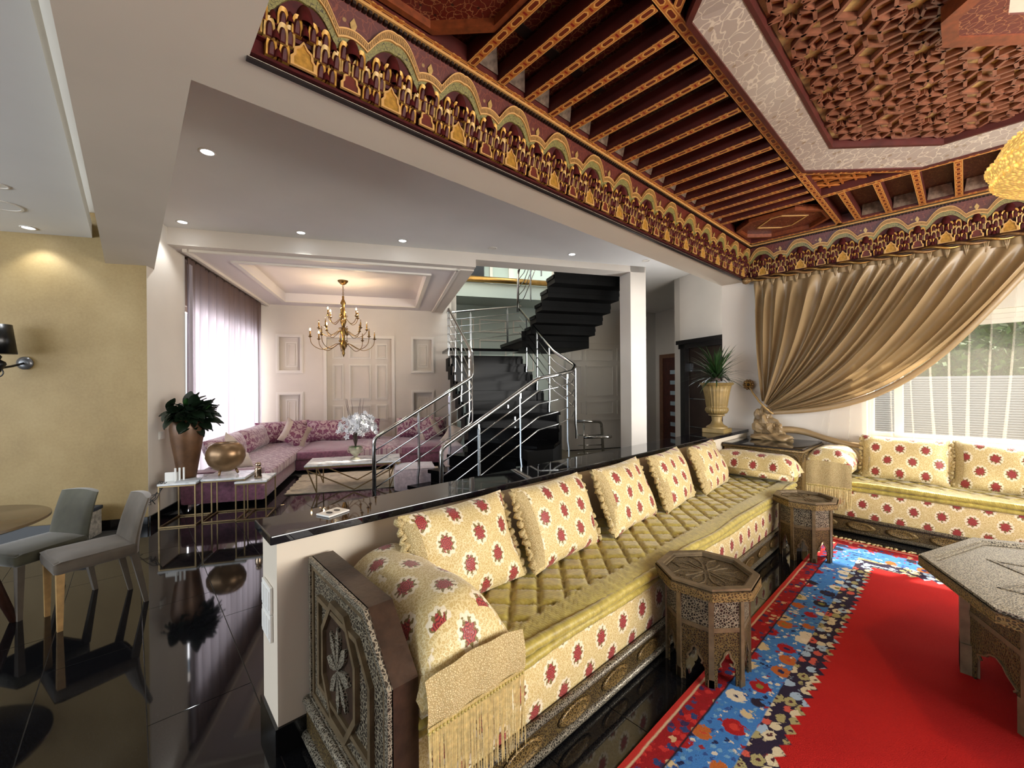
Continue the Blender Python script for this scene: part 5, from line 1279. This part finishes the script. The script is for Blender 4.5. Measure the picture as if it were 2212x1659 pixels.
lms = [leaf(.2, .11).mesh('leaf', 'leafdark', True), leaf(.24, .115).mesh('leaf', 'leafdark', True), leaf(.17, .08).mesh('leaf', 'leaf', True)]
for i in range(180):
    a = rnd.uniform(0, 2*pi); r = rnd.uniform(0, .17); o = link('leaf', lms[rnd.choice((0, 0, 0, 1, 1, 1, 0, 2) if i % 3 else (0, 1))], pl, (r*cos(a), r*sin(a), rnd.uniform(-.02, .14)*(1-r)))
    az = a+rnd.uniform(-.6, .6); o.rotation_euler = (rnd.uniform(-.5, .5), rnd.uniform(-1.2, .75), az)
    if cos(az) < -.2: o.rotation_euler.z = az+(.9 if sin(az) > 0 else -.9)*-1 if 0 else (pi-az if cos(az) < -.75 else az); o.scale = (.72, .9, .9)
for i in range(9):
    a = 2*pi*i/9; MB().tube([(0, 0, -.1), (.05*cos(a), .05*sin(a), 0), (.1*cos(a), .1*sin(a), .1)], .006, 5).build('stem', 'soilgreen', pl, True)
bo = thing('bronze_bowl', 'rounded bronze bowl on three small feet on the middle console', 'bowl', S(-1.86, 5.68, .495), R64); bo.scale = (1, 1, 1.18)
MB().lathe([(.0, .035), (.06, .04), (.12, .065), (.175, .115), (.205, .18), (.2, .24), (.17, .295), (.125, .325), (.118, .325), (.15, .29), (.18, .24), (.185, .18), (.15, .1), (.0, .06)], 40, sx=1, sy=.8).build('body', 'bronzebowl', bo, True)
for a in (.3, 2.4, 4.4): MB().tube([(.1*cos(a), .08*sin(a), .06), (.115*cos(a), .09*sin(a), .03), (.125*cos(a), .1*sin(a), .01)], [.012, .014, .012], 8).build('foot', 'bronzebowl', bo, True)
fg = thing('silver_ornament', 'small mirrored glass ornament on the lowest console', 'ornament', S(-1.50, 5.6, .45), R64)
MB().lathe([(.0, 0), (.04, 0), (.042, .02), (.034, .05), (.042, .07), (.036, .10), (.04, .115), (.03, .13), (.0, .13)], 14).build('base', 'silverglass', fg, True)
MB().lathe([(.0, .13), (.028, .14), (.034, .16), (.028, .18), (.015, .19), (.0, .19)], 12).build('stopper', 'silverglass', fg, True)
ro = thing('wifi_router', 'white router with three antennas at the wall end of the console', 'router', S(-2.38, 5.55, .485), R64)
MB().bbox(-.03, .09, .0, .03, .0, .10, .006).build('case', 'plastic', ro)
for i in range(3): MB().bbox(.075+.035*i, .093+.035*i, -.035+.012*i, -.02+.012*i, 0, .15, .004).build('antenna', 'plastic', ro)
cb = MB()
for k in range(4):
    rr = random.Random(k+70); p = Vector((-2.40+.02*k, 5.44, .5)); pts = [p]
    for j in range(9): p = p+Vector((rr.uniform(-.05, .03), rr.uniform(-.04, .02), -.035+rr.uniform(-.03, .05))); pts.append(Vector(p))
    cb.tube(pts, .004, 5)
tag(cb.build('cables', 'cable', None, True, None, None, R64), 'tangled black cables hanging from the console edge', 'cable')
tag(MB().box(-.11, .11, -.08, .08, 0, .008).build('magazine', 'paper', None, loc=S(-2.17, 5.53, .486), rz=R64+.15), 'grey magazine lying beside the router', 'magazine')
sw = thing('wall_switch', 'white double switch plate on the pale wall strip', 'switch', S(-2.555, 5.82, .98), R64)
MB().bbox(-.004, .008, -.06, .06, -.045, .045, .002).build('plate', 'plastic', sw)
for y in (-.028, .028): MB().box(.008, .011, y-.018, y+.018, -.03, .03).build('rocker', 'plastic', sw)
s2 = thing('switch_plate', 'white stacked switch plate on the end of the low wall', 'switch', (XW-.14, .444, .56))
for z in (.06, -.06): MB().bbox(-.075, .075, -.012, 0, z-.058, z+.058, .003).build('plate', 'plastic', s2)
for z in (.06, -.06):
    for x in (-.045, 0, .045): MB().box(x-.02, x+.02, -.015, -.011, z-.04, z+.04).build('rocker', 'plastic', s2)
cp = thing('socket_plate', 'loose white plate with two dark slots lying on the black slab', 'plate', (-2.08, .72, .927), .35)
MB().bbox(-.045, .045, -.06, .06, 0, .008, .002).build('plate', 'plastic', cp)
for y in (-.022, .022): MB().lathe([(.0, .008), (.018, .008), (.018, .0095), (.0, .0095)], 14, (0, y, 0), sy=.7).build('slot', 'cable', cp)
# ------------------------------------------------------------------ dining corner
def dchair(label, loc, rz, m):
    t = thing('dining_chair', label, 'chair', loc, rz, 'upholstered dining chairs')
    def seat(a, b):
        u, v = 2*a-1, 2*b-1; return (u*.225*(1-.04*v), -.02+v*.24, .475+.02*(1-u**4)*(1-v**4)-.01*(v < -.9))
    mb = MB().grid(seat, 12, 12); mb.bbox(-.228, .228, -.262, .22, .385, .478, .03); mb.build('seat', m, t, True)
    def bk(sg):
        def f(a, b):
            u = 2*a-1; z = .40+.40*b; y = .20+.09*b**1.6+.03*(1-u*u)*b; th = .075-.03*b; return (u*(.225-.012*b), y+(-th/2 if sg < 0 else th/2)*(1-abs(u)**8*.8), z+.015*(1-u*u)*b)
        return f
    mb = MB().grid(bk(-1), 14, 10); k = len(mb.f); mb.grid(bk(1), 14, 10)
    for i in range(k, len(mb.f)): mb.f[i] = tuple(reversed(mb.f[i]))
    for a in (0, 1): mb.grid(lambda s_, b, a=a: tuple(Vector(bk(-1)(a, b)).lerp(Vector(bk(1)(a, b)), s_)), 2, 10)
    mb.grid(lambda s_, a: tuple(Vector(bk(-1)(a, 1)).lerp(Vector(bk(1)(a, 1)), s_)), 2, 14)
    mb.build('backrest', m, t, True)
    for x in (-1, 1):
        MB().add([(x*.2-.022, -.245, .39), (x*.2+.022, -.245, .39), (x*.2+.022, -.2, .39), (x*.2-.022, -.2, .39), (x*.195-.015, -.24, 0), (x*.195+.015, -.24, 0), (x*.195+.015, -.21, 0), (x*.195-.015, -.21, 0)], [(0, 1, 2, 3), (7, 6, 5, 4), (4, 5, 1, 0), (5, 6, 2, 1), (6, 7, 3, 2), (7, 4, 0, 3)]).build('leg', 'legpale' if m == 'chairgrey' else 'chairgrey', t)
        MB().add([(x*.2-.02, .17, .40), (x*.2+.02, .17, .40), (x*.2+.02, .22, .40), (x*.2-.02, .22, .40), (x*.195-.013, .26, 0), (x*.195+.013, .26, 0), (x*.195+.013, .29, 0), (x*.195-.013, .29, 0)], [(0, 1, 2, 3), (7, 6, 5, 4), (4, 5, 1, 0), (5, 6, 2, 1), (6, 7, 3, 2), (7, 4, 0, 3)]).build('leg', 'chairgrey', t)
    return t
dchair('grey brown upholstered dining chair nearest the wall corner, with pale front leg', (-4.10, -.20, 0), rad(15), 'chairgrey').scale = (.84, .86, .93)
dchair('dark olive upholstered dining chair tucked beside the round table', (-4.50, -.50, 0), rad(36), 'chairolive').scale = (.84, .86, .93)
dchair('dining chair behind the round table with only its back showing', (-5.0, -1.1, 0), rad(-245), 'chairgrey').scale = (.9, .9, .93)
dt = thing('dining_table', 'round polished dining table with wooden legs', 'table', (-4.15, -.9, 0))
MB().lathe([(.0, .692), (.485, .692), (.5, .70), (.5, .715), (.49, .72), (.0, .72)], 64).build('top', 'tabletop', dt, auto=30)
for i in range(4):
    a = .35+pi/2*i; mb = MB(); c, s_ = cos(a), sin(a)
    mb.tube([(.16*c, .16*s_, .69), (.22*c, .22*s_, .4), (.34*c, .34*s_, 0)], [.045, .034, .022], 8).build('leg', 'legdark', dt, True)
MB().lathe([(.0, .62), (.22, .62), (.24, .69), (.0, .692)], 24).build('hub', 'legdark', dt, True)
gb = thing('gold_ball_ornament', 'woven gold ball ornament at the left picture edge on the round table', 'ornament', (-4.18, -.70, .72))
MB().lathe([(.0, 0), (.03, .002), (.02, .02), (.0, .03)], 14).build('foot', 'goldball', gb, True)
MB().ball((0, 0, .085), .065, 18, 12).build('ball', 'goldball', gb, True)
for k in range(6):
    a = k*.52; MB().tube([(.066*cos(b)*cos(a), .066*cos(b)*sin(a), .085+.066*sin(b)) for b in [2*pi*i/20 for i in range(20)]], .006, 5, True).build('strand', 'goldball', gb, True)
bx = thing('printed_carton', 'printed cardboard carton on the floor by the ochre wall', 'box', S(-3.05, 5.36, 0), R64)
MB().bbox(-.12, .12, -.1, .1, 0, .26, .004).build('body', 'boxprint', bx); MB().bbox(-.13, .13, -.11, .11, .262, .30, .01).build('folded_cloth', 'bluemat', bx); MB().box(-.09, -.02, -.102, -.1, .06, .2).build('label', 'plastic', bx)
# wall sconce
sn = thing('wall_sconce', 'black shaded wall sconce on the ochre wall', 'lamp', S(-3.60, 5.55, 1.80), R64); sn.scale = (1.15, 1, 1.15)
MB().lathe([(.0, 0), (.055, 0), (.058, .02), (.03, .03), (.0, .032)], 20).build('back_plate', 'sconcegrey', sn, True); bpy.data.objects['back_plate'].rotation_euler = (pi/2, 0, 0)
MB().tube([(0, -.02, 0), (-.02, -.12, -.03), (-.05, -.2, -.05), (-.06, -.24, .0)], .010, 8).build('arm', 'sconceblack', sn, True)
MB().lathe([(.0, -.15), (.014, -.14), (.016, -.1), (.04, -.06), (.06, -.02), (.055, .0), (.025, .02), (.035, .045), (.02, .065), (.0, .07)], 20, (-.06, -.24, 0)).build('body', 'sconceblack', sn, True)
MB().tube([(-.06+.045*cos(b), -.24, -.09+.04*sin(b)) for b in [-1.6+i*.25 for i in range(13)]], .005, 6).build('scroll', 'sconceblack', sn, True)
MB().lathe([(.125, .07), (.095, .32), (.092, .32), (.122, .072)], 28, (-.06, -.24, 0)).build('shade', 'sconceblack', sn, True)
# ------------------------------------------------------------------ ceiling lights
def downlight(label, p, on=True, power=16, grp='recessed hall downlights', spot=True):
    t = thing('downlight', label, 'light', p, 0, grp)
    MB().ring([(.062*cos(2*pi*i/24), .062*sin(2*pi*i/24)) for i in range(24)], [(.046*cos(2*pi*i/24), .046*sin(2*pi*i/24)) for i in range(24)], -.006, .0).build('trim_ring', 'trimwhite', t, True)
    MB().lathe([(.0, -.002), (.046, -.002), (.046, .0), (.0, .0)], 20).build('lens', 'downlight' if on else 'trimwhite', t)
    if on: lamp('downlight_lamp', (0, 0, -.03), power, (.95, .98, 1), .03, t, 110)
for i, (s_, t_, lb) in enumerate(((-1.42, 3.99, 'recessed downlight set forward on its own in the hall ceiling'), (-2.31, 5.77, 'recessed downlight nearest the ochre wall in the hall row'), (-1.05, 5.78, 'second recessed downlight from the left in the hall row'),
        (.19, 5.75, 'third recessed downlight from the left in the hall row'), (2.64, 5.69, 'lit recessed downlight over the stairs in the hall row'))): downlight(lb, S(s_, t_, 3.48))
downlight('unlit recessed downlight between the lit ones of the hall row', S(1.43, 5.73, 3.48), False); downlight('unlit recessed downlight near the pillar top', S(3.91, 5.68, 3.48), False)
downlight('recessed downlight washing the ochre wall', S(-3.45, 5.36, 3.15), True, 14); downlight('unlit recessed light in the dining ceiling', S(-2.95, 4.3, 3.15), False)
spk = thing('ceiling_speaker', 'round flush speaker grille in the dining ceiling', 'speaker', S(-3.25, 4.75, 3.15))
MB().lathe([(.0, -.004), (.12, -.004), (.125, .0), (.0, .0)], 32).build('grille', 'ceilwhite', spk); MB().ring([(.14*cos(2*pi*i/32), .14*sin(2*pi*i/32)) for i in range(32)], [(.122*cos(2*pi*i/32), .122*sin(2*pi*i/32)) for i in range(32)], -.008, .0).build('rim', 'trimwhite', spk)
